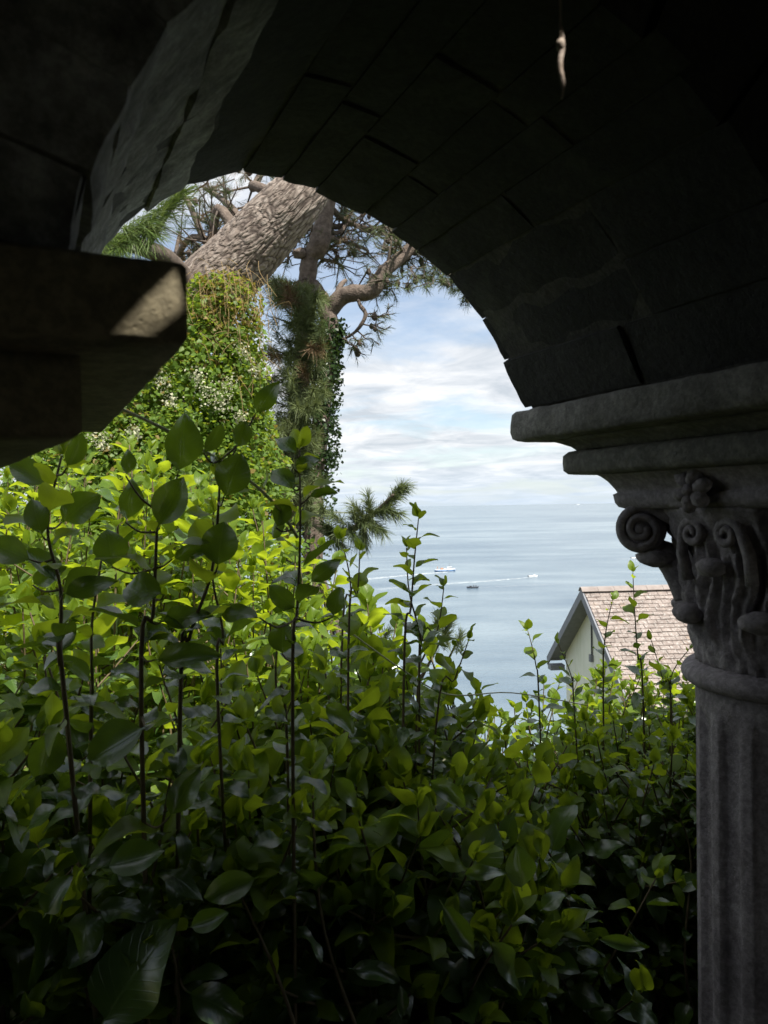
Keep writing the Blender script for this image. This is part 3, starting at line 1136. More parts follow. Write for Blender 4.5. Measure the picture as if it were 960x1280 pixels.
def boat(u, v, L, B, H, heading, style, label):
    c = sea_point(u, v)
    root = empty('boat', (c.x, c.y, SEA + 0.002), heading)

    def bx(name, lo, hi, mat, parent=root):
        V, Fc = [], []
        box_geo(lo, hi, V, Fc)
        return link(name, pymesh(name, V, Fc), parent, mat)
    V, Fc = [], []
    hull_mesh(L, B, H, V, Fc)
    link('hull', pymesh('hull', V, Fc), root, {'trawler': blue_p, 'dark': dark_p, 'white': white_p}[style], True)
    if style == 'trawler':
        bx('bulwark', (0.30 * L, -B * 0.28, H * 1.0), (0.50 * L, B * 0.28, H * 1.45), white_p)
        w = bx('wheelhouse', (0.12 * L, -B * 0.32, H * 0.95), (0.34 * L, B * 0.32, H * 2.35), white_p)
        bx('window', (0.15 * L, -B * 0.325, H * 1.75), (0.345 * L, B * 0.325, H * 2.1), glass_p, w)
        V, Fc = [], []
        tube_geo([Vector((0.22 * L, 0, H * 2.3)), Vector((0.22 * L, 0, H * 4.2))], [0.12, 0.07], 8, V, Fc)
        link('mast', pymesh('mast', V, Fc), root, dark_p)
        V, Fc = [], []
        for yy in (-0.3, 0.3):
            tube_geo([Vector((-0.36 * L, yy * B, H * 0.9)), Vector((-0.36 * L, yy * B, H * 2.6))], [0.12, 0.12], 6, V, Fc)
        tube_geo([Vector((-0.36 * L, -0.32 * B, H * 2.6)), Vector((-0.36 * L, 0.32 * B, H * 2.6))], [0.12, 0.12], 6, V, Fc)
        link('gantry', pymesh('gantry', V, Fc), root, red_p)
        bx('net_drum', (-0.2 * L, -B * 0.25, H * 0.95), (-0.08 * L, B * 0.25, H * 1.9), red_p)
        bx('deck_box', (-0.02 * L, -B * 0.2, H * 0.95), (0.07 * L, B * 0.2, H * 1.5), white_p)
        bx('gunwale_stripe', (-0.48 * L, -B * 0.49, H * 0.93), (0.2 * L, B * 0.49, H * 1.05), white_p)
    else:
        bx('cuddy', (0.05 * L, -B * 0.3, H * 0.9), (0.28 * L, B * 0.3, H * 1.75), white_p if style == 'white' else dark_p)
        bx('outboard_motor', (-0.56 * L, -B * 0.12, H * 0.3), (-0.5 * L, B * 0.12, H * 1.5), dark_p)
        if style == 'dark':
            for k, xx in enumerate((-0.32, -0.12)):
                V, Fc = [], []
                p, r = smooth_path([Vector((xx * L, 0.2, H * 0.6)), Vector((xx * L, 0.2, H * 1.5)), Vector((xx * L, 0.2, H * 2.2)), Vector((xx * L, 0.2, H * 2.35)), Vector((xx * L, 0.2, H * 2.75))], [0.2, 0.26, 0.2, 0.09, 0.12], 4)
                tube_geo(p, r, 8, V, Fc)
                pe = link('person', pymesh('person', V, Fc), None, dark_p, True)
                pe.location = root.location
                pe.rotation_euler = root.rotation_euler
                setp(pe, ['person in dark clothing standing at the stern of the dark boat', 'person in dark clothing standing amidships in the dark boat'][k], 'person')
    setp(root, label, 'boat')
    return c


def foam_mat():
    M = Mat('wake foam')
    n = M.noise(0.5, 5, 0.65, M.mapping(M.geo.outputs['Position'], (0.6, 1, 1)))
    f = M.ramp(n, [(0.40, (0, 0, 0)), (0.62, (1, 1, 1))])
    b = M.bsdf(base_color=(0.75, 0.79, 0.8, 1), roughness=0.8)
    t = M.n.new('ShaderNodeBsdfTransparent')
    mx = M.n.new('ShaderNodeMixShader')
    at = M.n.new('ShaderNodeAttribute')
    at.attribute_name = 'foam'
    M.l.new(M.math('MULTIPLY', f, at.outputs['Fac']), mx.inputs[0])
    M.l.new(t.outputs[0], mx.inputs[1])
    M.l.new(b.outputs[0], mx.inputs[2])
    return M.done(mx)


FOAM = foam_mat()


def wake(pts, w0, w1, s0, s1, zoff, label):
    P3 = [sea_point(*p) for p in pts]
    path, _ = smooth_path(P3, [0] * len(P3), 10)
    V, Fc, at = [], [], []
    n = len(path)
    for i, p in enumerate(path):
        t = (path[min(i + 1, n - 1)] - path[max(i - 1, 0)]).normalized()
        s = Vector((-t.y, t.x, 0))
        f = i / (n - 1)
        w = w0 + (w1 - w0) * f
        for k in range(5):
            q = p + s * w * (k / 4 - 0.5)
            V.append((q.x, q.y, SEA + zoff))
            at.append((s0 + (s1 - s0) * f) * (1 - abs(k / 2 - 1)) ** 0.5)
    for i in range(n - 1):
        for k in range(4):
            Fc.append((i * 5 + k, i * 5 + k + 1, (i + 1) * 5 + k + 1, (i + 1) * 5 + k))
    me = pymesh('wake_foam', V, Fc)
    A = me.attributes.new('foam', 'FLOAT', 'POINT')
    A.data.foreach_set('value', at)
    o = link('wake_foam', me, None, FOAM)
    setp(o, label, 'wake', None, 'stuff')


boat(556, 714.5, 15.5, 4.6, 1.5, math.radians(4), 'trawler', 'blue and white fishing trawler trailing a long white wake')
boat(590.5, 735, 6.6, 2.2, 0.75, math.radians(178), 'dark', 'small dark open boat with people standing aboard on calm water')
boat(666, 721, 6.4, 2.3, 0.8, math.radians(10), 'white', 'small white motorboat crossing the bay ahead of a faint wake')
boat(794, 698, 7.5, 2.4, 0.9, math.radians(8), 'white', 'tiny white boat far out beside the carved column capital')
boat(722, 631, 120, 26, 9, math.radians(5), 'white', 'distant pale ship on the horizon')
wake([(568, 714), (545, 716), (500, 720), (440, 726), (380, 733)], 6, 16, 1.0, 0.45, 0.06, 'white foam wake trailing behind the fishing trawler')
wake([(672, 721), (650, 723), (600, 727), (540, 731), (470, 737)], 3.5, 14, 0.85, 0.25, 0.05, 'faint foam wake trailing behind the small white motorboat')
wake([(801, 698), (790, 698.5), (770, 699)], 5, 8, 0.9, 0.4, 0.05, 'short foam streak behind the tiny far boat')
wake([(598, 734.6), (620, 733.5), (680, 731), (760, 728)], 3, 8, 0.35, 0.15, 0.05, 'pale slick trailing behind the small dark boat')

# ---------------------------------------------------------------- leaves
def leaf_template(seed, nu=8, nv=4, wide=0.34, curl=0.2, fold=0.15, wav=0.03):
    r = random.Random(seed)
    ph = r.uniform(0, 6)
    tws = r.uniform(-0.9, 0.9)
    V, UVv, Fc = [], [], []
    # short stalk is part of the blade's first row
    for i in range(nu + 1):
        t = i / nu
        w = wide * (math.sin(math.pi * (t ** 0.90)) ** 0.74 if 0 < t < 1 else 0.0)
        w = max(w, 0.012)
        for j in range(nv + 1):
            s = j / nv * 2 - 1
            x = s * w
            z = -curl * t * t + fold * abs(s) * w + tws * s * w * (t - 0.35) + wav * math.sin(t * 8 + ph + (2.2 if s > 0 else 0)) * abs(s) ** 1.5
            V.append((x, 0.10 + t * 0.9, z))
            UVv.append((j / nv, t))
    nb = len(V)
    V += [(-0.012, 0, 0), (0.012, 0, 0), (0.012, 0.11, 0.0), (-0.012, 0.11, 0.0)]
    UVv += [(0.49, 0), (0.51, 0), (0.51, 0.02), (0.49, 0.02)]
    for i in range(nu):
        for j in range(nv):
            Fc.append((i * (nv + 1) + j, i * (nv + 1) + j + 1, (i + 1) * (nv + 1) + j + 1, (i + 1) * (nv + 1) + j))
    Fc.append((nb, nb + 1, nb + 2, nb + 3))
    return np.array(V), np.array(Fc), np.array(UVv)


TPL = [leaf_template(1, wide=0.31, curl=0.14, fold=0.40, wav=0.045), leaf_template(2, wide=0.29, curl=0.34, fold=0.22, wav=0.06),
       leaf_template(3, wide=0.35, curl=0.20, fold=0.34, wav=0.07), leaf_template(4, wide=0.27, curl=0.46, fold=0.16, wav=0.045),
       leaf_template(5, wide=0.32, curl=-0.12, fold=0.48, wav=0.04), leaf_template(6, wide=0.30, curl=0.26, fold=-0.22, wav=0.075),
       leaf_template(7, wide=0.23, curl=0.50, fold=0.30, wav=0.06), leaf_template(8, wide=0.25, curl=0.30, fold=0.22, wav=0.085),
       leaf_template(9, wide=0.22, curl=0.62, fold=0.12, wav=0.07), leaf_template(10, wide=0.27, curl=0.40, fold=0.36, wav=0.08)]
TPL_LO = [leaf_template(i + 1, 5, 2, (0.31, 0.29, 0.35, 0.27, 0.32, 0.30, 0.23, 0.25, 0.22, 0.27)[i], (0.14, 0.34, 0.2, 0.46, -0.12, 0.26, 0.5, 0.3, 0.62, 0.4)[i], 0.3, 0.05) for i in range(10)]
LEAFMESH = {}
for i, (v, f, uv) in enumerate(TPL):
    for mk in ('leaf', 'leaf_young'):
        me = array_mesh('leaf', v, f, uv[f.ravel()])
        me.materials.append(MT[mk])
        me.polygons.foreach_set('use_smooth', [True] * len(f))
        LEAFMESH[(i, mk)] = me


def frame(D, N):
    D = D.normalized()
    X = D.cross(N)
    if X.length < 1e-4: X = D.cross(Vector((0.3, 1, 0.2)))
    X.normalize()
    return X, D, X.cross(D)


def join_leaves(name, leaves, parent, mats, tpls=None):
    """leaves: list of (tpl, matrix4, matindex)"""
    tpls = tpls or TPL
    VV, FF, UU, MI = [], [], [], []
    off = 0
    by = {}
    for t, m, mi in leaves: by.setdefault(t, []).append((m, mi))
    for t, ls in by.items():
        v, f, uv = tpls[t]
        ms = np.array([np.array(m) for m, _ in ls])                        # k,4,4
        vv = np.einsum('kij,nj->kni', ms[:, :3, :3], v) + ms[:, None, :3, 3]
        k = len(ls)
        ff = f[None] + (np.arange(k) * len(v))[:, None, None] + off
        VV.append(vv.reshape(-1, 3))
        FF.append(ff.reshape(-1, f.shape[1]))
        UU.append(np.tile(uv[f.ravel()], (k, 1)))
        MI.append(np.repeat([mi for _, mi in ls], len(f)))
        off += k * len(v)
    me = array_mesh(name, np.concatenate(VV), np.concatenate(FF), np.concatenate(UU), np.concatenate(MI))
    o = link(name, me, parent, mats, True)
    o['kind'] = 'stuff'
    return o


class Shrub:
    def __init__(self, name, label, loc, seed):
        self.root = empty(name, loc)
        setp(self.root, label, 'shrub')
        self.loc = Vector(loc)
        self.leaves = []        # (tpl, Matrix world, young, center, L)
        self.stemV, self.stemF = [], []
        self.paths = []
        self.r = random.Random(seed)
        self.tpls = tuple(range(10))
        self.young_p = 0.12

    def add_leaf(self, base, D, N, L, young, tpl=None, wsc=1.0):
        r = self.r
        X, D, N = frame(D, N)
        m = Matrix(((X.x * L * wsc, D.x * L, N.x * L, base.x), (X.y * L * wsc, D.y * L, N.y * L, base.y), (X.z * L * wsc, D.z * L, N.z * L, base.z), (0, 0, 0, 1)))
        self.leaves.append([r.choice(self.tpls) if tpl is None else tpl, m, young, base + D * L * 0.5, L])

    def shoot(self, pts, r0, r1, leaf, own=False, start=0.2, gap=0.028, tip=True, minA=1.24, mat='stem', tilt=None):
        r = self.r
        path, rad = smooth_path(pts, [r0 + (r1 - r0) * i / (len(pts) - 1) for i in range(len(pts))], 6)
        if own:
            self.paths.append(path)
            V, Fc = [], []
            tube_geo([p - self.loc for p in path], rad, 7, V, Fc)
            link('stem', pymesh('stem', V, Fc), self.root, MT[mat], True)
        else:
            tube_geo([p - self.loc for p in path], rad, 4, self.stemV, self.stemF, cap=False)
        cum = [0]
        for i in range(1, len(path)): cum.append(cum[-1] + (path[i] - path[i - 1]).length)
        tot = cum[-1]
        d = tot * start
        az = r.uniform(0, 6.28)
        while d < tot:
            i = max(k for k in range(len(cum)) if cum[k] <= d)
            i = min(i, len(path) - 2)
            t = (d - cum[i]) / max(1e-6, cum[i + 1] - cum[i])
            p = path[i].lerp(path[i + 1], t)
            T = (path[i + 1] - path[i]).normalized()
            f = d / tot
            az += 2.4 + r.uniform(-0.5, 0.5)
            hx = T.cross(Vector((0.2, 0.9, 0.1))).normalized()
            hy = T.cross(hx)
            side = hx * math.cos(az) + hy * math.sin(az)
            lift = 0.25 + 0.75 * f ** 2 + r.uniform(-0.35, 0.25)
            D = side + T * lift
            if f < 0.78:
                D = side + T * r.uniform(-0.35, 0.45)
                N = T * 1.0 + side * r.uniform(0.0, 0.75) + Vector((r.uniform(-.4, .4), r.uniform(-.4, .4), r.uniform(-.1, .4)))
            else:
                N = T * 1.0 - side * (0.2 + 0.5 * f) + Vector((r.uniform(-.5, .5), r.uniform(-.5, .5), r.uniform(-.2, .4)))
            young = f > 0.90 or r.random() < self.young_p * f
            near_tip = (tot - d)
            L = leaf * r.uniform(0.55, 1.3) * (1.0 if near_tip > 0.07 else 0.45 + 0.55 * near_tip / 0.07)
            if a_of(p + D.normalized() * L) > minA and a_of(p) > minA:
                self.add_leaf(p, D, N, L, young)
            d += gap * r.uniform(0.7, 1.35)
        if tip:
            for k in range(3):
                D = (path[-1] - path[-2]).normalized() + Vector((r.uniform(-.5, .5), r.uniform(-.5, .5), 0.3))
                self.add_leaf(path[-1], D, Vector((r.uniform(-1, 1), r.uniform(-1, 0.2), 0.5)), leaf * r.uniform(0.4, 0.75), True)

    def fill(self, n, urange, yrange, topv, leaf, gap, vr=90, start=0.25, slope=0.0):
        r = self.r
        for _ in range(n):
            u, Y = r.uniform(*urange), r.uniform(*yrange)
            v = topv(u) + abs(r.gauss(0, 1)) * vr + slope * max(0.0, 1 - (Y - yrange[0]) / ((yrange[1] - yrange[0]) * 0.75)) * r.uniform(0.6, 1.0)
            tp = P(u, v, Y)
            bx_, by_ = tp.x + r.gauss(0, 0.24), tp.y + r.gauss(0, 0.16)
            if a_of(Vector((bx_, by_, 0))) < 1.30:
                bx_ += AX.x * 0.1; by_ += AX.y * 0.1
            if a_of(tp) < 1.27: continue
            bs = Vector((bx_, by_, ground(bx_, by_) - 0.03))
            h = tp.z - bs.z
            if h < 0.25: continue
            mid = bs.lerp(tp, 0.5) + Vector((r.gauss(0, 0.09), r.gauss(0, 0.08), 0))
            mid2 = bs.lerp(tp, 0.8) + Vector((r.gauss(0, 0.03), r.gauss(0, 0.03), 0))
            self.shoot([bs, mid, mid2, tp], 0.006, 0.002, leaf, start=start, gap=gap)
            # side shoots
            for k in range(r.choice((1, 2, 2, 3))):
                f = r.uniform(0.35, 0.85)
                p0 = bs.lerp(tp, f)
                dr = Vector((r.gauss(0, 1), r.gauss(0, 1), 0)).normalized()
                ln = r.uniform(0.15, 0.34)
                p2 = p0 + dr * ln * 0.8 + Vector((0, 0, ln * r.uniform(0.2, 0.9)))
                if proj(p2)[1] < topv(u) or a_of(p2) < 1.28: continue
                p1 = p0.lerp(p2, 0.5) + Vector((0, 0, -0.02))
                self.shoot([p0, p1, p2], 0.0045, 0.002, leaf * 0.95, start=0.15, gap=gap)

    def finish(self, nsingle=300, tpls=None):
        # nearest visible leaves become objects of their own
        grid = {}
        cell = 9
        cand = []
        for i, lf in enumerate(self.leaves):
            u, v, z = proj(lf[3])
            cand.append((z, i, u, v))
        cand.sort()
        vis = []
        for z, i, u, v in cand:
            if not (-20 < u < 980 and -20 < v < 1300) or z < 0.3: continue
            key = (int(u // cell), int(v // cell))
            Lp = self.leaves[i][4] * F / z
            if key in grid: continue
            k = max(1, int(Lp * 0.32 / cell))
            for a in range(-k, k + 1):
                for b_ in range(-k, k + 1):
                    grid[(key[0] + a, key[1] + b_)] = 1
            vis.append((Lp, i))
        vis.sort(reverse=True)
        pick = set(i for _, i in vis[:nsingle])
        for i in pick:
            t, m, y, c, L = self.leaves[i]
            o = bpy.data.objects.new('leaf', LEAFMESH[(t, 'leaf_young' if y else 'leaf')])
            COL.objects.link(o)
            o.parent = self.root
            o.matrix_basis = Matrix.Translation(-self.loc) @ m
        rest = [(t, Matrix.Translation(-self.loc) @ m, 1 if y else 0) for i, (t, m, y, c, L) in enumerate(self.leaves) if i not in pick]
        if rest:
            join_leaves('foliage', rest, self.root, [MT['leaf'], MT['leaf_young']], tpls)
        if self.stemV:
            o = link('stems', pymesh('stems', self.stemV, self.stemF), self.root, MT['stem'], True)
            o['kind'] = 'stuff'


def prof(pts):
    xs_, ys_ = [p[0] for p in pts], [p[1] for p in pts]
    return lambda u: float(np.interp(u, xs_, ys_))


def gpt(x, y, dz=-0.03):
    return Vector((x, y, ground(x, y) + dz))


def traced(S, pts, Y, r0, r1, leaf, gap=0.03, start=0.35, Yb=None, **kw):
    w = [P(u, v, Y) for u, v in pts]
    foot = w[-1] + (w[-1] - w[-2]).normalized() * 0.3
    g = gpt(foot.x, max(foot.y, 1.5 if foot.x > -0.3 else 1.35))
    w = [q + Vector((S.r.gauss(0, 0.007), S.r.gauss(0, 0.008), 0)) for q in w]
    S.shoot([g] + list(reversed(w)), r0 * 0.62, r1 * 0.6, leaf, own=True, gap=gap * 0.72, start=start * 0.8, **kw)


# big leaves traced one by one: centre, length, width ratio, direction of the tip in the picture (degrees, 90 = up)
def placed(S, lst, Y):
    r = S.r
    for (u, v, L, wr, ang, yaw) in lst:
        c = P(u, v, Y + r.uniform(-0.03, 0.03))
        z = c.y
        a = math.radians(ang)
        D = (RGT * math.cos(a) + UPV * math.sin(a) + FWD * r.uniform(-0.15, 0.25)).normalized()
        view = (c - EYE).normalized()
        N = -view + Vector((r.uniform(-.35, .35), 0, 0.35 + r.uniform(-.4, .5))) + RGT * yaw
        Lm = L / F * z
        base = c - D * Lm * 0.52
        best = None
        for pa in S.paths:
            for q in pa:
                dd = (q - base).length + max(0.0, q.z - base.z) * 2
                if best is None or dd < best[0]: best = (dd, q)
        if best and best[0] < 0.16:
            mq = best[1].lerp(base, 0.55) - Vector((0, 0, best[0] * 0.12))
            pa, ra = smooth_path([best[1], mq, base + D * Lm * 0.04], [0.0022, 0.0018, 0.0014], 4)
            tube_geo([q - S.loc for q in pa], ra, 5, S.stemV, S.stemF, cap=False)
        S.add_leaf(base, D, N, Lm, False, tpl=r.choice((0, 2, 4, 1)), wsc=wr / 0.72)


# --- shrub A: tall upright shoots close outside the arch, left
A = Shrub('broadleaf_shrub', 'tall dark glossy shrub with long upright shoots rising under the projecting slab', tuple(gpt(-0.45, 1.6)), 21)
traced(A, [(69, 570), (66, 660), (69, 738), (76, 830), (87, 894)], 1.22, 0.0075, 0.003, 0.075, 0.034, 0.45)
traced(A, [(203, 640), (202, 665), (186, 770), (179, 894)], 1.24, 0.0075, 0.003, 0.072, 0.033, 0.4)
traced(A, [(279, 600), (277, 628), (264, 715), (243, 798), (225, 894)], 1.28, 0.007, 0.003, 0.07, 0.033, 0.4)
traced(A, [(371, 562), (374, 669), (374, 761), (365, 894)], 1.36, 0.0065, 0.0025, 0.062, 0.035, 0.4)
traced(A, [(120, 700), (125, 780), (118, 860), (105, 960)], 1.3, 0.007, 0.003, 0.07, 0.036, 0.4)
traced(A, [(345, 800), (350, 860), (350, 950)], 1.42, 0.006, 0.0025, 0.06, 0.034, 0.3)
traced(A, [(268, 640), (268, 720), (280, 800), (286, 900)], 1.4, 0.006, 0.0025, 0.062, 0.03, 0.4)
A.shoot([P(120, 497, 1.22), P(215, 541, 1.26), P(300, 592, 1.3), P(345, 632, 1.33), P(372, 672, 1.36)], 0.0026, 0.0032, 0.05, own=True, start=0.35, gap=0.06, tip=False, mat='stem_pale')
placed(A, [(229, 555, 80, 0.60, 78, 0.1), (214, 628, 74, 0.66, 62, -0.2), (291, 594, 62, 0.74, 68, 0.1), (163, 626, 58, 0.55, 75, 0.5),
           (333, 497, 52, 0.62, 55, 0.2), (302, 543, 40, 0.70, 72, 0.1), (99, 635, 58, 0.75, 40, 0.1), (138, 685, 50, 0.88, 95, 0.0),
           (177, 738, 62, 0.74, 170, 0.0), (110, 733, 66, 0.55, 18, -0.1), (275, 680, 60, 0.82, 85, 0.0), (46, 646, 54, 0.66, 110, 0.2),
           (36, 592, 60, 0.6, 150, 0.0), (92, 563, 48, 0.6, 70, 0.3), (266, 548, 46, 0.5, 60, 0.6), (240, 690, 52, 0.45, 20, 0.2), (160, 578, 36, 0.55, 80, 0.4),
           (15, 690, 60, 0.7, 160, 0), (60, 720, 50, 0.6, 30, 0), (230, 770, 64, 0.62, 15, 0), (300, 765, 56, 0.6, 165, 0.1), (235, 820, 84, 0.5, 5, 0.1)], 1.23)
placed(A, [(355, 597, 40, 0.9, 130, 0.1), (358, 556, 40, 0.6, 135, 0.1), (383, 577, 36, 0.7, 30, 0.1), (404, 616, 36, 0.45, 15, 0.1),
           (406, 713, 52, 0.55, 40, 0.2), (353, 798, 40, 0.95, 90, 0), (353, 747, 46, 0.6, 140, 0), (420, 752, 40, 0.7, 80, 0), (352, 642, 40, 0.7, 70, 0.3)], 1.36)
placed(A, [(150, 930, 84, 0.78, 215, 0.2), (60, 940, 70, 0.7, 250, 0.3), (70, 1120, 60, 0.75, 60, 0.1), (160, 1226, 150, 0.78, 60, 0.0), (262, 1150, 60, 0.5, 20, 0.1),
           (290, 1110, 70, 0.6, 200, 0.1), (170, 1075, 80, 0.6, 10, 0.2), (270, 1255, 80, 0.6, 340, -0.1), (230, 990, 70, 0.6, 60, 0.1)], 1.17)
A.fill(112, (-220, 470), (1.25, 2.1), prof([(-220, 640), (0, 690), (100, 730), (250, 760), (340, 790), (430, 830), (470, 880)]), 0.106, 0.036, 80, 0.22, 330)
A.finish()

# --- shrub B: the sunlit hedge behind it
B = Shrub('broadleaf_shrub', 'bright lime green sunlit shrub standing behind the tall upright shoots', tuple(gpt(-1.2, 3.2)), 33)
B.young_p = 0.9  # mostly young leaves; their lime colour also holds painted sunlight
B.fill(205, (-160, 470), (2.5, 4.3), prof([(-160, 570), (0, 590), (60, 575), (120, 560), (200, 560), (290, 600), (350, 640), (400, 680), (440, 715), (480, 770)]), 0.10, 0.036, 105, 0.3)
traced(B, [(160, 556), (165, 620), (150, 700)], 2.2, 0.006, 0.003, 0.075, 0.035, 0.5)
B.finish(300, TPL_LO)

# --- sunlit undergrowth down the slope, glimpsed through the shrubs
ul = []
ur = random.Random(91)
for k in range(7000):
    x, y = ur.uniform(-5, 6), ur.uniform(4.6, 12)
    if math.hypot(x + 1.75, y - 6.4) < 0.9: continue
    h = 0.55 + 0.45 * noise.noise(Vector((x * 0.7, y * 0.7, 1)))
    c = Vector((x, y, ground(x, y) + max(0.05, h) * ur.uniform(0.3, 1.0) ** 0.5))
    L = ur.uniform(0.07, 0.13)
    X, Dd, N = frame(Vector((ur.gauss(0, 1), ur.gauss(0, 1), ur.gauss(0.2, .5))), Vector((ur.gauss(0, .5), ur.gauss(0, .5), 1)))
    ul.append((ur.randrange(10), Matrix(((X.x * L, Dd.x * L, N.x * L, c.x), (X.y * L, Dd.y * L, N.y * L, c.y), (X.z * L, Dd.z * L, N.z * L, c.z), (0, 0, 0, 1))), 1 if ur.random() < 0.6 else 0))
ug = join_leaves('undergrowth', ul, None, [MT['leaf'], MT['leaf_young']], TPL_LO)
setp(ug, 'sunlit leafy undergrowth covering the slope below the shrubs', 'undergrowth')

# --- shrub C: middle, leaning over the view of the water
C_ = Shrub('broadleaf_shrub', 'glossy shrub with one tall leafy shoot standing up against the sea', tuple(gpt(0.1, 2.0)), 45)
traced(C_, [(524, 648), (515, 700), (513, 760), (505, 860)], 1.75, 0.006, 0.002, 0.058, 0.03, 0.42)
traced(C_, [(508, 685), (512, 740), (522, 800), (520, 870)], 1.8, 0.006, 0.002, 0.055, 0.03, 0.42)
traced(C_, [(553, 735), (540, 790), (528, 860)], 1.85, 0.005, 0.002, 0.055, 0.03, 0.4)
traced(C_, [(449, 690), (447, 740), (440, 820)], 1.7, 0.006, 0.002, 0.058, 0.03, 0.4)
traced(C_, [(428, 675), (432, 740), (425, 830)], 1.85, 0.006, 0.002, 0.055, 0.03, 0.4)
traced(C_, [(585, 800), (565, 850), (545, 920)], 1.8, 0.005, 0.002, 0.055, 0.032, 0.35)
C_.shoot([P(440, 792, 1.8), P(500, 835, 1.85), P(560, 868, 1.9), P(640, 866, 1.95), P(735, 882, 2.0)], 0.0022, 0.0012, 0.04, own=True, start=0.9, gap=0.08, tip=False, mat='stem_pale')
placed(C_, [(425, 897, 56, 0.6, 320, 0.2), (640, 1210, 110, 0.36, 310, 0.0), (570, 1160, 80, 0.4, 300, 0.1), (560, 990, 60, 0.45, 330, 0.1), (435, 990, 60, 0.5, 310, 0.2),
            (650, 1085, 56, 0.8, 95, 0.0), (470, 1215, 70, 0.4, 350, 0.1), (690, 1125, 40, 0.7, 40, 0.1), (340, 1218, 54, 0.4, 350, 0.1), (605, 1090, 60, 0.4, 10, 0.2),
            (775, 1180, 60, 0.34, 350, 0.2), (500, 1250, 40, 0.5, 270, 0.2), (410, 1240, 60, 0.6, 30, 0.1)], 1.42)
C_.fill(115, (300, 680), (1.48, 2.45), prof([(300, 800), (400, 770), (450, 745), (500, 770), (545, 800), (580, 850), (620, 890), (680, 930)]), 0.112, 0.036, 75, 0.22, 330)
C_.finish()

# --- shrub D: right, in front of the house
D_ = Shrub('broadleaf_shrub', 'dense dark shrub with thin leafy shoots in front of the tiled house roof', tuple(gpt(0.9, 2.7)), 57)
traced(D_, [(788, 716), (790, 760), (795, 820), (800, 880)], 2.5, 0.006, 0.002, 0.058, 0.036, 0.5)
traced(D_, [(767, 752), (760, 800), (757, 880)], 2.5, 0.006, 0.002, 0.058, 0.036, 0.5)
traced(D_, [(660, 788), (668, 830), (675, 900)], 2.5, 0.006, 0.002, 0.062, 0.036, 0.5)
traced(D_, [(697, 805), (712, 850), (722, 900)], 2.4, 0.005, 0.002, 0.05, 0.036, 0.5)
traced(D_, [(856, 812), (842, 845), (838, 900)], 2.5, 0.005, 0.002, 0.05, 0.036, 0.5)
traced(D_, [(815, 800), (830, 850), (835, 900)], 2.5, 0.005, 0.002, 0.05, 0.036, 0.5)
D_.fill(200, (590, 1010), (2.15, 3.4), prof([(590, 890), (630, 858), (680, 848), (720, 842), (760, 828), (800, 830), (850, 828), (1010, 810)]), 0.080, 0.032, 45, 0.2, 150)
D_.finish(300, TPL_LO)

# ---------------------------------------------------------------- pines
def bark_trunk(name, pts, rad, seg, per, parent, loc, scale, amp, mat='bark'):
    V, Fc = [], []
    path, rr = smooth_path([p - loc for p in pts], rad, per)
    crev = []

    def disp(p, an, L, r):
        q = Vector((math.cos(an) * r, math.sin(an) * r, L * 0.34)) * scale
        q += Vector((noise.noise(q * 0.45), noise.noise(q * 0.45 + Vector((7, 1, 3))), noise.noise(q * 0.3 + Vector((2, 9, 5))))) * 1.1
        d, _ = noise.voronoi(q)
        e = d[1] - d[0]
        f = min(1.0, e / 0.32)
        crev.append(max(0.0, 1 - f * 1.5))
        return amp * (f ** 0.6 - 0.6) + amp * 0.7 * noise.fractal(q * 2.5, 1.0, 2.0, 2) * f
    tube_geo(path, rr, seg, V, Fc, disp)
    me = pymesh(name, V, Fc)
    A_ = me.attributes.new('crev', 'FLOAT', 'POINT')
    A_.data.foreach_set('value', crev)
    o = link(name, me, parent, MT[mat], mat != 'bark')
    return o, [p + loc for p in path]


class Needles:
    def __init__(self, seed):
        self.r = np.random.default_rng(seed)
        self.v, self.mi = [], []

    def tuft(self, c, axis, n, L, mi=0, wid=0.0035, cone=0.9, along=0.12):
        """a brush of needles around the twig end c, pointing along axis"""
        r = self.r
        ax = np.array(axis.normalized())
        t = np.cross(ax, [0.3, 0.2, 0.9]); t /= np.linalg.norm(t)
        b = np.cross(ax, t)
        ph = r.uniform(0, 2 * np.pi, n)
        sp = r.uniform(0.15, cone, n)
        d = ax[None] * np.cos(sp)[:, None] + (t[None] * np.cos(ph)[:, None] + b[None] * np.sin(ph)[:, None]) * np.sin(sp)[:, None]
        d[:, 2] -= 0.12
        ln = L * r.uniform(0.65, 1.1, n)
        base = np.array(c)[None] - ax[None] * (r.uniform(0, 1, n) * along)[:, None]
        side = np.cross(d, r.normal(size=(n, 3)))
        side /= np.linalg.norm(side, axis=1)[:, None] + 1e-9
        droop = np.zeros((n, 3)); droop[:, 2] = -0.18 * ln
        mid = base + d * (ln * 0.6)[:, None] + droop * 0.2
        tip = base + d * ln[:, None] + droop * 0.7
        w = wid * 0.5
        q = np.stack([base - side * w * .7, base + side * w * .7, mid + side * w, mid - side * w, tip - side * w * .3, tip + side * w * .3], 1)
        self.v.append(q.reshape(-1, 3))
        self.mi.append(np.full(n, mi))

    def build(self, name, parent, loc, mats):
        v = np.concatenate(self.v) - np.array(loc)[None]
        n = len(v) // 6
        mi = np.concatenate(self.mi)
        b = np.arange(n) * 6
        f = np.concatenate([np.stack([b, b + 1, b + 2, b + 3], 1), np.stack([b + 3, b + 2, b + 5, b + 4], 1)])
        o = link(name, array_mesh(name, v, f, None, np.concatenate([mi, mi])), parent, mats)
        o['kind'] = 'stuff'
        return o


NMATS = [MT['needle'], MT['needle_pale'], MT['needle_bright'], MT['needle_brown']]


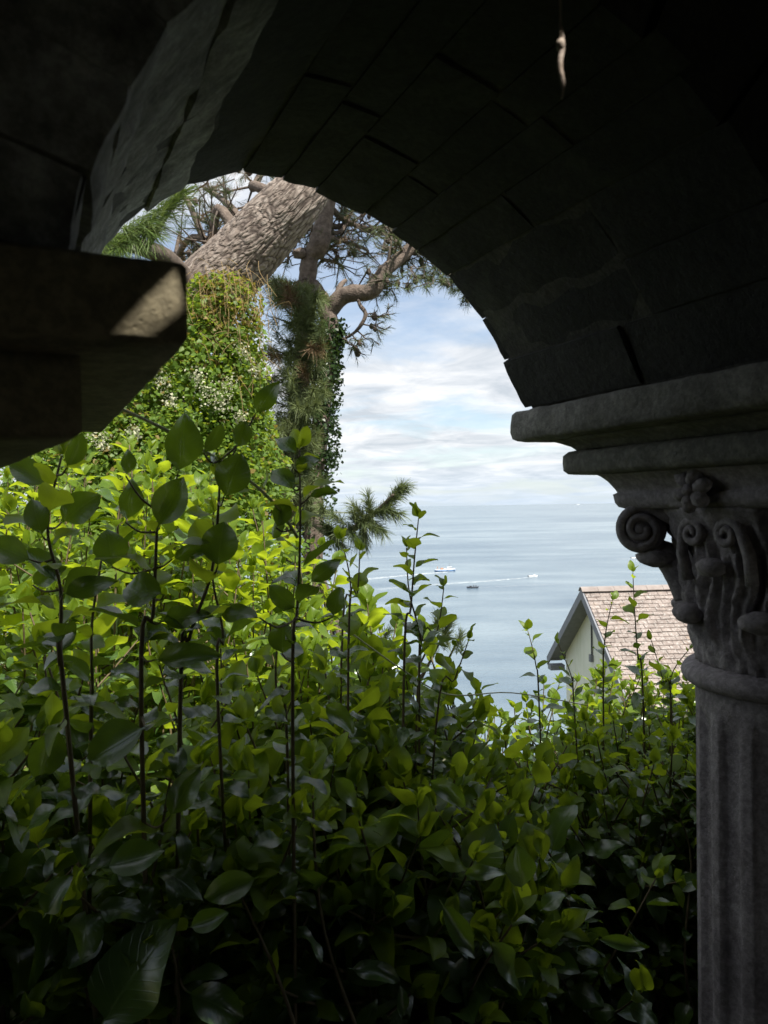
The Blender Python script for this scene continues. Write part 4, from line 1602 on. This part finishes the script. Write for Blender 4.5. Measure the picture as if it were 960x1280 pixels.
def grow(root, loc, nd, twV, twF, cones, p0, p1, r0, r, nsub, L, dens, mis, own=True, tuftn=34):
    """a bent bough from p0 to p1 with side twigs that end in needle brushes"""
    d = p1 - p0
    ln = d.length
    pts = [p0]
    for f in (0.25, 0.5, 0.75):
        pts.append(p0 + d * f + Vector((r.gauss(0, 1), r.gauss(0, 1), r.gauss(0, 1))) * ln * 0.07)
    pts.append(p1)
    path, rad = smooth_path(pts, [r0, r0 * 0.8, r0 * 0.62, r0 * 0.45, r0 * 0.28], 5)
    if own:
        V, Fc = [], []
        tube_geo([p - loc for p in path], rad, 8, V, Fc)
        link('branch', pymesh('branch', V, Fc), root, MT['branch'], True)
    else:
        tube_geo([p - loc for p in path], rad, 5, twV, twF, cap=False)
    for k in range(nsub):
        f = r.uniform(0.25, 1.0)
        i = min(len(path) - 2, int(f * (len(path) - 1)))
        q = path[i]
        dr = Vector((r.gauss(0, 1), r.gauss(0, 1), r.gauss(0.15, 0.7))).normalized() + d.normalized() * 0.5
        tl = r.uniform(0.18, 0.55) * dens
        e = q + dr.normalized() * tl
        m = q.lerp(e, 0.5) + Vector((r.gauss(0, 1), r.gauss(0, 1), r.gauss(0, 1))) * tl * 0.12
        tube_geo([q - loc, m - loc, e - loc], [max(0.006, r0 * 0.22), 0.007, 0.005], 4, twV, twF, cap=False)
        for c, a in ((e, e - m), (m, e - q + Vector((r.gauss(0, .3), r.gauss(0, .3), 0.2)))):
            if r.random() < 0.85:
                nd.tuft(c, a, int(tuftn * r.uniform(0.6, 1.2)), L * r.uniform(0.8, 1.1), r.choice(mis))
        if r.random() < 0.16:
            cones.append((m + Vector((r.gauss(0, .03), r.gauss(0, .03), -0.03)), r.uniform(0.025, 0.042)))
    nd.tuft(p1, d, tuftn, L, r.choice(mis))


def cone_mesh(cones, root, loc):
    V, Fc = [], []
    for c, s in cones:
        b = len(V)
        for i, (rr, z) in enumerate(((0.35, -1.2), (0.9, -0.6), (1.0, 0.0), (0.6, 0.8), (0.1, 1.3))):
            for k in range(6):
                an = k * math.pi / 3 + i * 0.5
                V.append(c - loc + Vector((rr * math.cos(an) * s, rr * math.sin(an) * s, z * s)))
        for i in range(4):
            for k in range(6):
                Fc.append((b + i * 6 + k, b + i * 6 + (k + 1) % 6, b + (i + 1) * 6 + (k + 1) % 6, b + (i + 1) * 6 + k))
    if V:
        o = link('cones', pymesh('cones', V, Fc), root, MT['twig'])
        o['kind'] = 'stuff'


# --- the big leaning pine
pr_ = random.Random(71)
tp = [P(160, 640, 7.1), P(182, 520, 7.1), P(214, 425, 7.05), P(254, 372, 7.0), P(298, 327, 6.95), P(336, 285, 6.9), P(374, 243, 6.9), P(412, 192, 7.2), P(446, 128, 7.9), P(470, 40, 8.9), P(480, -40, 10.0), P(480, -120, 11.2)]
foot = gpt(tp[0].x - 0.05, tp[0].y, -0.2)
tp = [foot] + tp
loc = Vector((foot.x, foot.y, foot.z))
pine1 = empty('pine_tree', loc)
setp(pine1, 'massive leaning pine with thick cracked grey bark rising out of the vine', 'tree', 'pines on the hillside')
_, path1 = bark_trunk('trunk', tp, [0.42, 0.38, 0.36, 0.34, 0.32, 0.295, 0.27, 0.24, 0.225, 0.21, 0.18, 0.15, 0.10], 200, 40, pine1, loc, 25.0, 0.010)
nd, twV, twF, cones = Needles(1), [], [], []
for (u0, v0, y0, u1, v1, y1, r0) in ((300, 300, 7.0, 212, 240, 7.4, 0.06), (330, 290, 7.0, 255, 235, 7.8, 0.06), (360, 250, 7.0, 300, 205, 7.9, 0.06), (285, 320, 7.1, 225, 290, 7.9, 0.055), (380, 225, 7.0, 330, 190, 7.9, 0.06), (300, 310, 7.2, 250, 275, 8.2, 0.05)):
    grow(pine1, loc, nd, twV, twF, cones, P(u0, v0, y0), P(u1, v1, y1), r0, pr_, 16, 0.13, 1.0, (0, 0, 0, 3), tuftn=30)
# the low limb at its left and the bright brush of needles
lim = [P(245, 375, 6.9), P(215, 330, 6.6), P(185, 312, 6.3), P(140, 300, 6.0), P(60, 290, 5.8)]
tube('branch', [p - loc for p in lim], [0.12, 0.085, 0.07, 0.06, 0.04], 14, 6, pine1, MT['twig'])
for (u, v, Y, du, dv) in ((205, 262, 5.4, 30, -12), (190, 275, 5.4, 30, -8), (175, 282, 5.4, 28, -18), (160, 292, 5.4, 25, -14), (145, 300, 5.4, 20, -12), (215, 250, 5.4, 22, -16), (130, 304, 5.4, 18, 4), (170, 300, 5.4, 22, 8), (190, 290, 5.4, 26, 4), (150, 310, 5.4, 10, 16), (120, 312, 5.4, 14, 6), (228, 238, 5.4, 18, -14)):
    c, e = P(u, v, Y), P(u + du, v + dv, Y - 0.05)
    tube_geo([lim[3] - loc if u < 150 else lim[2] - loc, c.lerp(lim[2], 0.3) - loc, c - loc], [0.012, 0.009, 0.006], 5, twV, twF, cap=False)
    for j in range(3):
        nd.tuft(c, (e - c).normalized() + Vector((pr_.gauss(0, .35), pr_.gauss(0, .35), pr_.gauss(0, .4))), 55, 0.21, (2, 2, 1)[j], 0.004, 0.7, 0.16)
# crown above, out of the photograph
for k in range(14):
    q = path1[int(len(path1) * pr_.uniform(0.86, 0.99))]
    an = pr_.uniform(0, 6.28)
    e = q + Vector((math.cos(an) * pr_.uniform(1.2, 2.8), math.sin(an) * pr_.uniform(1.2, 2.8), pr_.uniform(0.3, 1.5)))
    if 205 < proj(e)[1] < 700 or e.x > q.x - 0.2: continue
    grow(pine1, loc, nd, twV, twF, cones, q, e, 0.06, pr_, 14, 0.15, 1.2, (0, 0, 1), tuftn=26)
nd.build('crown', pine1, loc, NMATS)
o = link('twigs', pymesh('twigs', twV, twF), pine1, MT['twig'], True)
o['kind'] = 'stuff'
cone_mesh(cones, pine1, loc)

# --- the pine with a crooked trunk behind it
pr_ = random.Random(72)
tp = [P(360, 640, 9.2), P(372, 520, 9.2), P(380, 430, 9.2), P(383, 380, 9.2), P(384, 352, 9.2), P(388, 322, 9.15), P(399, 304, 9.1), P(404, 280, 9.1), P(409, 250, 9.1), P(420, 205, 9.1), P(420, 120, 9.2), P(440, 20, 9.3)]
foot = gpt(tp[0].x, tp[0].y, -0.2)
loc = foot.copy()
pine2 = empty('pine_tree', loc)
setp(pine2, 'slim pine with a crooked trunk and shaggy grey-green needles beside the leaning pine', 'tree', 'pines on the hillside')
_, path2 = bark_trunk('trunk', [foot] + tp, [0.14, 0.12, 0.11, 0.105, 0.105, 0.105, 0.10, 0.125, 0.105, 0.10, 0.10, 0.08, 0.05], 40, 12, pine2, loc, 14, 0.008, 'branch')
blob('burl', P(376, 317, 9.1) - loc, (Vector((0.09, 0, 0)), Vector((0, 0.09, 0)), Vector((0, 0, 0.06))), pine2, MT['branch'], 0.4, 16)
nd, twV, twF, cones = Needles(2), [], [], []
# shaggy boughs hanging between the vine and the ivy
for k in range(190):
    v = pr_.uniform(345, 640)
    lo_, hi_ = 336, (406 if v < 500 else 396)
    u = pr_.uniform(lo_, hi_)
    Y = pr_.uniform(7.7, 8.8)
    c = P(u, v, Y)
    q = P(378 + pr_.uniform(-6, 6), v + pr_.uniform(-10, 25), 9.1)
    m = q.lerp(c, 0.5) + Vector((0, 0, -0.05))
    tube_geo([q - loc, m - loc, c - loc], [0.012, 0.009, 0.006], 4, twV, twF, cap=False)
    dr = (c - q).normalized() + Vector((pr_.uniform(-.8, .8), -0.2, pr_.uniform(-0.1, 0.9)))
    mi = pr_.choice((0, 1, 1, 1, 1, 1, 1, 3) if not (400 < v < 450) else (1, 1, 1, 3, 0))
    nd.tuft(c, dr, 130, 0.17, mi, 0.0045, 1.15, 0.22)
    nd.tuft(m, dr, 70, 0.15, pr_.choice((0, 1, 1)), 0.005, 1.1, 0.2)
for (u1, v1, Y1) in ((440, 262, 9.6), (470, 285, 9.9), (425, 300, 9.8), (455, 320, 10.2), (430, 335, 10.0), (480, 255, 9.6), (500, 290, 10.4), (360, 330, 9.6), (350, 300, 10)):
    q = path2[int(len(path2) * pr_.uniform(0.55, 0.8))]
    grow(pine2, loc, nd, twV, twF, cones, q, P(u1, v1, Y1), 0.045, pr_, 26, 0.12, 0.9, (0, 0, 0, 3), tuftn=20)
for k in range(7):
    q = path2[int(len(path2) * pr_.uniform(0.75, 0.99))]
    an = pr_.uniform(0, 6.28)
    e = q + Vector((math.cos(an) * 1.6, math.sin(an) * 1.6, pr_.uniform(0.2, 1.2)))
    if 230 < proj(e)[1]: continue
    grow(pine2, loc, nd, twV, twF, cones, q, e, 0.05, pr_, 12, 0.14, 1.0, (0, 0, 1), tuftn=24)
nd.build('crown', pine2, loc, NMATS)
o = link('twigs', pymesh('twigs', twV, twF), pine2, MT['twig'], True)
o['kind'] = 'stuff'
cone_mesh(cones, pine2, loc)

# --- the ivy-clad pine with the long bough
pr_ = random.Random(73)
tp = [P(392, 640, 8.8), P(398, 560, 8.8), P(404, 500, 8.8), P(410, 450, 8.8), P(414, 415, 8.8), P(408, 388, 8.8), P(402, 368, 8.9), P(394, 352, 9.2)]
foot = gpt(tp[0].x - 0.1, tp[0].y, -0.2)
loc = foot.copy()
pine3 = empty('pine_tree', loc)
setp(pine3, 'ivy-clad pine with a long bent bough reaching out over the sea', 'tree', 'pines on the hillside')
_, path3 = bark_trunk('trunk', [foot] + tp, [0.13, 0.11, 0.10, 0.095, 0.09, 0.10, 0.10, 0.06, 0.03], 36, 12, pine3, loc, 14, 0.008, 'branch')
bough = [P(409, 392, 8.8), P(424, 374, 8.75), P(440, 367, 8.7), P(456, 366, 8.7), P(468, 361, 8.7), P(475, 347, 8.7), P(487, 333, 8.7), P(503, 320, 8.75), P(522, 303, 8.8), P(560, 275, 8.9), P(620, 225, 9.2), P(690, 180, 9.6)]
tube('branch', [p - loc for p in bough], [0.10, 0.095, 0.09, 0.088, 0.09, 0.08, 0.075, 0.07, 0.066, 0.055, 0.04, 0.02], 16, 6, pine3, MT['branch'],
     lambda p, an, L, r: 0.012 * noise.fractal(p * 9, 1.0, 2.0, 3))
for pts_, rr in (([P(409, 392, 8.8), P(405, 370, 8.85), P(396, 366, 8.9), P(389, 372, 9.0)], [0.06, 0.05, 0.045, 0.04]),
                 ([P(420, 378, 8.75), P(424, 360, 8.8), P(432, 350, 8.9)], [0.045, 0.035, 0.02]),
                 ([P(445, 368, 8.7), P(450, 381, 8.65), P(457, 393, 8.6), P(450, 408, 8.6), P(440, 418, 8.65), P(428, 424, 8.7)], [0.022, 0.022, 0.024, 0.02, 0.017, 0.012]),
                 ([P(520, 304, 8.8), P(545, 330, 8.8), P(575, 352, 8.8), P(600, 362, 8.8)], [0.035, 0.028, 0.022, 0.014])):
    tube('branch', [p - loc for p in pts_], rr, 10, 6, pine3, MT['branch'], lambda p, an, L, r: 0.006 * noise.noise(p * 14))
nd, twV, twF, cones = Needles(3), [], [], []
bp_, _ = smooth_path(bough, [0] * len(bough), 6)
for k in range(26):
    q = bp_[int(pr_.uniform(0.42, 0.99) * (len(bp_) - 1))]
    u, v, _z = proj(q)
    e = P(u + pr_.uniform(-40, 40), v + pr_.uniform(-75, 42), 8.8 + pr_.uniform(-0.9, 1.2))
    grow(pine3, loc, nd, twV, twF, cones, q, e, 0.02, pr_, 9, 0.11, 0.62, (0, 0, 1, 1), own=False, tuftn=18)
for (u, v) in ((545, 345), (560, 352), (575, 360), (535, 350), (590, 365), (520, 345), (555, 335), (575, 345), (600, 368), (530, 330), (505, 352)):
    for j in range(2):
        q = P(u + pr_.uniform(-10, 10), v - 12, 8.8)
        grow(pine3, loc, nd, twV, twF, cones, q, P(u + pr_.uniform(-12, 12), v + pr_.uniform(-4, 14), 8.8 + pr_.uniform(-.4, .4)), 0.008, pr_, 4, 0.10, 0.4, (1, 1, 0), own=False, tuftn=22)
for (u0, v0, u1, v1) in ((455, 393, 478, 402), (452, 405, 484, 412), (446, 413, 470, 428), (440, 418, 455, 432), (457, 393, 488, 398), (430, 423, 445, 436)):
    grow(pine3, loc, nd, twV, twF, cones, P(u0, v0, 8.6), P(u1, v1, 8.6), 0.010, pr_, 5, 0.09, 0.4, (0, 1), own=False, tuftn=16)
# drooping tip beside the trunk, over the water
tipb = [P(396, 655, 8.2), P(415, 668, 7.4), P(440, 662, 6.7), P(470, 640, 6.2), P(492, 618, 6.0)]
tube('branch', [p - loc for p in tipb], [0.05, 0.04, 0.03, 0.02, 0.012], 8, 6, pine3, MT['branch'])
for (u, v, du, dv) in ((492, 622, 14, -22), (480, 632, 22, -18), (470, 640, 24, -6), (462, 636, -4, -26), (455, 652, 18, 12), (445, 650, -6, -16), (470, 655, 14, 14), (440, 665, 6, 14), (428, 662, -8, 6), (425, 650, -14, -10), (485, 640, 22, 2), (500, 612, 12, -10), (450, 640, -14, -14), (455, 668, 0, 14), (412, 660, -10, -8), (405, 640, -6, -14), (420, 675, 10, 10)):
    c, e = P(u, v, 6.1), P(u + du, v + dv, 6.0 + pr_.uniform(-.1, .1))
    for j in range(3):
        nd.tuft(c.lerp(e, 0.35 * j), e - c, 95, 0.125, pr_.choice((0, 1, 1)), 0.0038, 0.95, 0.14)
for (u, v) in ((562, 778), (556, 790), (548, 772), (484, 790), (470, 800), (575, 795), (540, 800)):
    c = P(u, v, 5.6)
    for j in range(3):
        nd.tuft(c, Vector((pr_.uniform(-.4, .6), pr_.uniform(-.4, .2), 1)), 60, 0.12, pr_.choice((0, 1)), 0.0035, 0.75, 0.15)
    tube_geo([c - loc, P(u - 30, v + 60, 5.8) - loc, P(u - 90, v + 140, 6.4) - loc, P(395, 700, 8.7) - loc], [0.006, 0.012, 0.02, 0.03], 5, twV, twF, cap=False)
nd.build('crown', pine3, loc, NMATS)
o = link('twigs', pymesh('twigs', twV, twF), pine3, MT['twig'], True)
o['kind'] = 'stuff'
cone_mesh(cones, pine3, loc)

# --- ivy on that trunk
def small_leaf(wide, pointed):
    V = [(0, 0, 0), (-wide, 0.35, 0.08), (wide, 0.35, 0.08), (0, 0.45, -0.03), (-wide * pointed, 0.75, 0.02), (wide * pointed, 0.75, 0.02), (0, 1.0, -0.12)]
    Fc = [(0, 3, 1, 1), (0, 2, 3, 3), (1, 3, 4, 4), (3, 2, 5, 5), (3, 6, 4, 4), (3, 5, 6, 6)]
    Fc = [(0, 3, 4, 1), (0, 2, 5, 3), (3, 5, 6, 4)]
    return np.array(V), np.array(Fc), np.array([(0.5, 0), (0, .35), (1, .35), (.5, .45), (.2, .75), (.8, .75), (.5, 1)])


STPL = [small_leaf(0.42, 0.5), small_leaf(0.34, 0.7), small_leaf(0.5, 0.42)]


def scatter(leaves, c, out_d, L, r, up=0.2, mi=0):
    D = Vector((r.gauss(0, 1), r.gauss(0, 1), r.gauss(-0.25, 0.7))) + out_d * 0.5
    N = out_d + Vector((r.gauss(0, .5), r.gauss(0, .5), r.gauss(up, .5)))
    X, D, N = frame(D, N)
    leaves.append((r.randrange(3), Matrix(((X.x * L, D.x * L, N.x * L, c.x), (X.y * L, D.y * L, N.y * L, c.y), (X.z * L, D.z * L, N.z * L, c.z), (0, 0, 0, 1))), mi))


iv = empty('ivy', loc)
setp(iv, 'dark ivy wrapped round the slender pine trunk against the sky', 'ivy')
ivl = []
ir = random.Random(8)
pp = [p for p in path3 if proj(p)[1] > 405]
V, Fc = [], []
tube_geo([p + Vector((0.02 * math.sin(i * 0.5), -0.14, 0)) - loc for i, p in enumerate(pp)], [0.012] * len(pp), 5, V, Fc)
link('stem', pymesh('stem', V, Fc), iv, MT['branch'], True)
for k in range(5200):
    i = ir.randrange(len(pp) - 1)
    p = pp[i].lerp(pp[i + 1], ir.random())
    an = ir.uniform(0, 6.28)
    d = Vector((math.cos(an), math.sin(an), ir.gauss(0, .2)))
    vv = proj(p)[1]
    rr = 0.13 + 0.09 * noise.noise(Vector((an * 0.9, p.z * 2.2, 4))) + ir.gauss(0, 0.03) + 0.05 * min(1, max(0, (vv - 420) / 120))
    scatter(ivl, p + d * max(0.1, rr) - loc, d, ir.uniform(0.03, 0.06), ir, -0.1)
join_leaves('foliage', ivl, iv, [MT['ivy_leaf']], STPL)

# ---------------------------------------------------------------- flowering vine over the pine's foot
vl = []
vr_ = random.Random(9)
vbase = gpt(-1.75, 6.3)
vine = empty('flowering_vine', vbase)
setp(vine, 'sunlit climbing vine with creamy flower clusters heaped around the leaning pine', 'vine')
blobs = [(284, 388, 44, 6.5), (270, 430, 62, 6.4), (246, 490, 84, 6.3), (185, 540, 88, 6.2), (118, 585, 82, 6.0), (272, 560, 72, 6.3), (200, 620, 120, 6.1), (300, 620, 60, 6.2), (80, 650, 100, 5.9), (150, 740, 140, 6.0), (260, 740, 130, 6.1), (258, 372, 28, 6.5), (300, 470, 36, 6.4), (310, 520, 30, 6.4), (300, 500, 40, 6.7), (292, 560, 55, 6.6), (318, 590, 45, 6.5), (270, 450, 50, 6.8)]
bl = []
for (u, v, rp, Y) in blobs:
    bl.append((P(u, v, Y), rp / F * Y))
tot = sum(r * r for _, r in bl)
for (c, r) in bl:
    n = int(60000 * r * r / tot)
    for k in range(n):
        d = Vector((vr_.gauss(0, 1), vr_.gauss(0, 1), vr_.gauss(0, 1))).normalized()
        if d.y > 0.45: d.y *= -1
        lump = 1 + 0.22 * noise.fractal(d * 2.6 + c * 3, 1.0, 2.0, 3)
        rr = r * lump * (1 - 0.35 * vr_.random() ** 2)
        p = c + Vector((d.x, d.y * 0.8, d.z)) * rr
        if p.z < ground(p.x, p.y): continue
        u, v, z = proj(p)
        mi = 1 if vr_.random() < (0.45 if v < 410 and u > 250 else 0.06) else 0
        scatter(vl, p - vbase, d, vr_.uniform(0.028, 0.058), vr_, 0.4, mi)
MT['vine_leaf_rust'] = leaf_mat('reddish vine leaf', (0.16, 0.13, 0.03), (0.24, 0.17, 0.05), (0.45, 0.35, 0.06), 0.35, 0.55, False)
join_leaves('foliage', vl, vine, [MT['vine_leaf'], MT['vine_leaf_rust']], STPL)
# trailing dry stems on the crest
V, Fc = [], []
for k in range(150):
    u, v = vr_.uniform(235, 335), vr_.uniform(322, 470)
    if v < 322 + max(0, (240 - u)) : continue
    p = P(u, v, 6.2 + vr_.uniform(-0.25, 0.25))
    e = P(u + vr_.gauss(8, 16), v + vr_.uniform(8, 55), 6.1 + vr_.uniform(-0.25, 0.15))
    m = p.lerp(e, 0.5) + Vector((vr_.gauss(0, .05), -0.05, vr_.uniform(0.0, 0.10)))
    pa, ra = smooth_path([p - vbase, m - vbase, e - vbase], [0.0022, 0.002, 0.0014], 4)
    tube_geo(pa, ra, 3, V, Fc, cap=False)
o = link('dry_stems', pymesh('dry_stems', V, Fc), vine, MT['twig_dry'], True)
o['kind'] = 'stuff'
# stem of the vine up the trunk
tube('stem', [Vector((0, 0, -0.05)), P(180, 560, 6.6) - vbase, P(230, 450, 6.55) - vbase, P(275, 375, 6.5) - vbase], [0.04, 0.03, 0.025, 0.012], 8, 6, vine, MT['branch'])
# flower clusters
for (u, v, s) in ((122, 543, 17), (128, 556, 12), (204, 477, 13), (260, 490, 15), (276, 505, 17), (304, 440, 12), (286, 482, 15), (318, 462, 10), (246, 470, 11), (300, 520, 12), (215, 500, 10), (168, 540, 10)):
    best = None
    c0 = P(u, v, 6.0)
    dirn = (c0 - EYE).normalized()
    for (c, r) in bl:                       # front of the heap along this line of sight
        oc = EYE - c
        b_ = oc.dot(dirn)
        disc = b_ * b_ - (oc.length_squared - (r * 1.08) ** 2)
        if disc > 0:
            t = -b_ - math.sqrt(disc)
            if best is None or t < best: best = t
    c = EYE + dirn * (best if best else c0.length)
    R_ = s / F * c.y
    fl_ = []
    for k in range(70):
        d = Vector((vr_.gauss(0, .42), vr_.gauss(0, .3), vr_.gauss(0, .45))) * R_
        scatter(fl_, c + d - vbase, d.normalized() if d.length else Vector((0, -1, 0)), vr_.uniform(0.012, 0.026), vr_, 0.3)
    o = join_leaves('flower_cluster', fl_, vine, [MT['flower']], STPL)
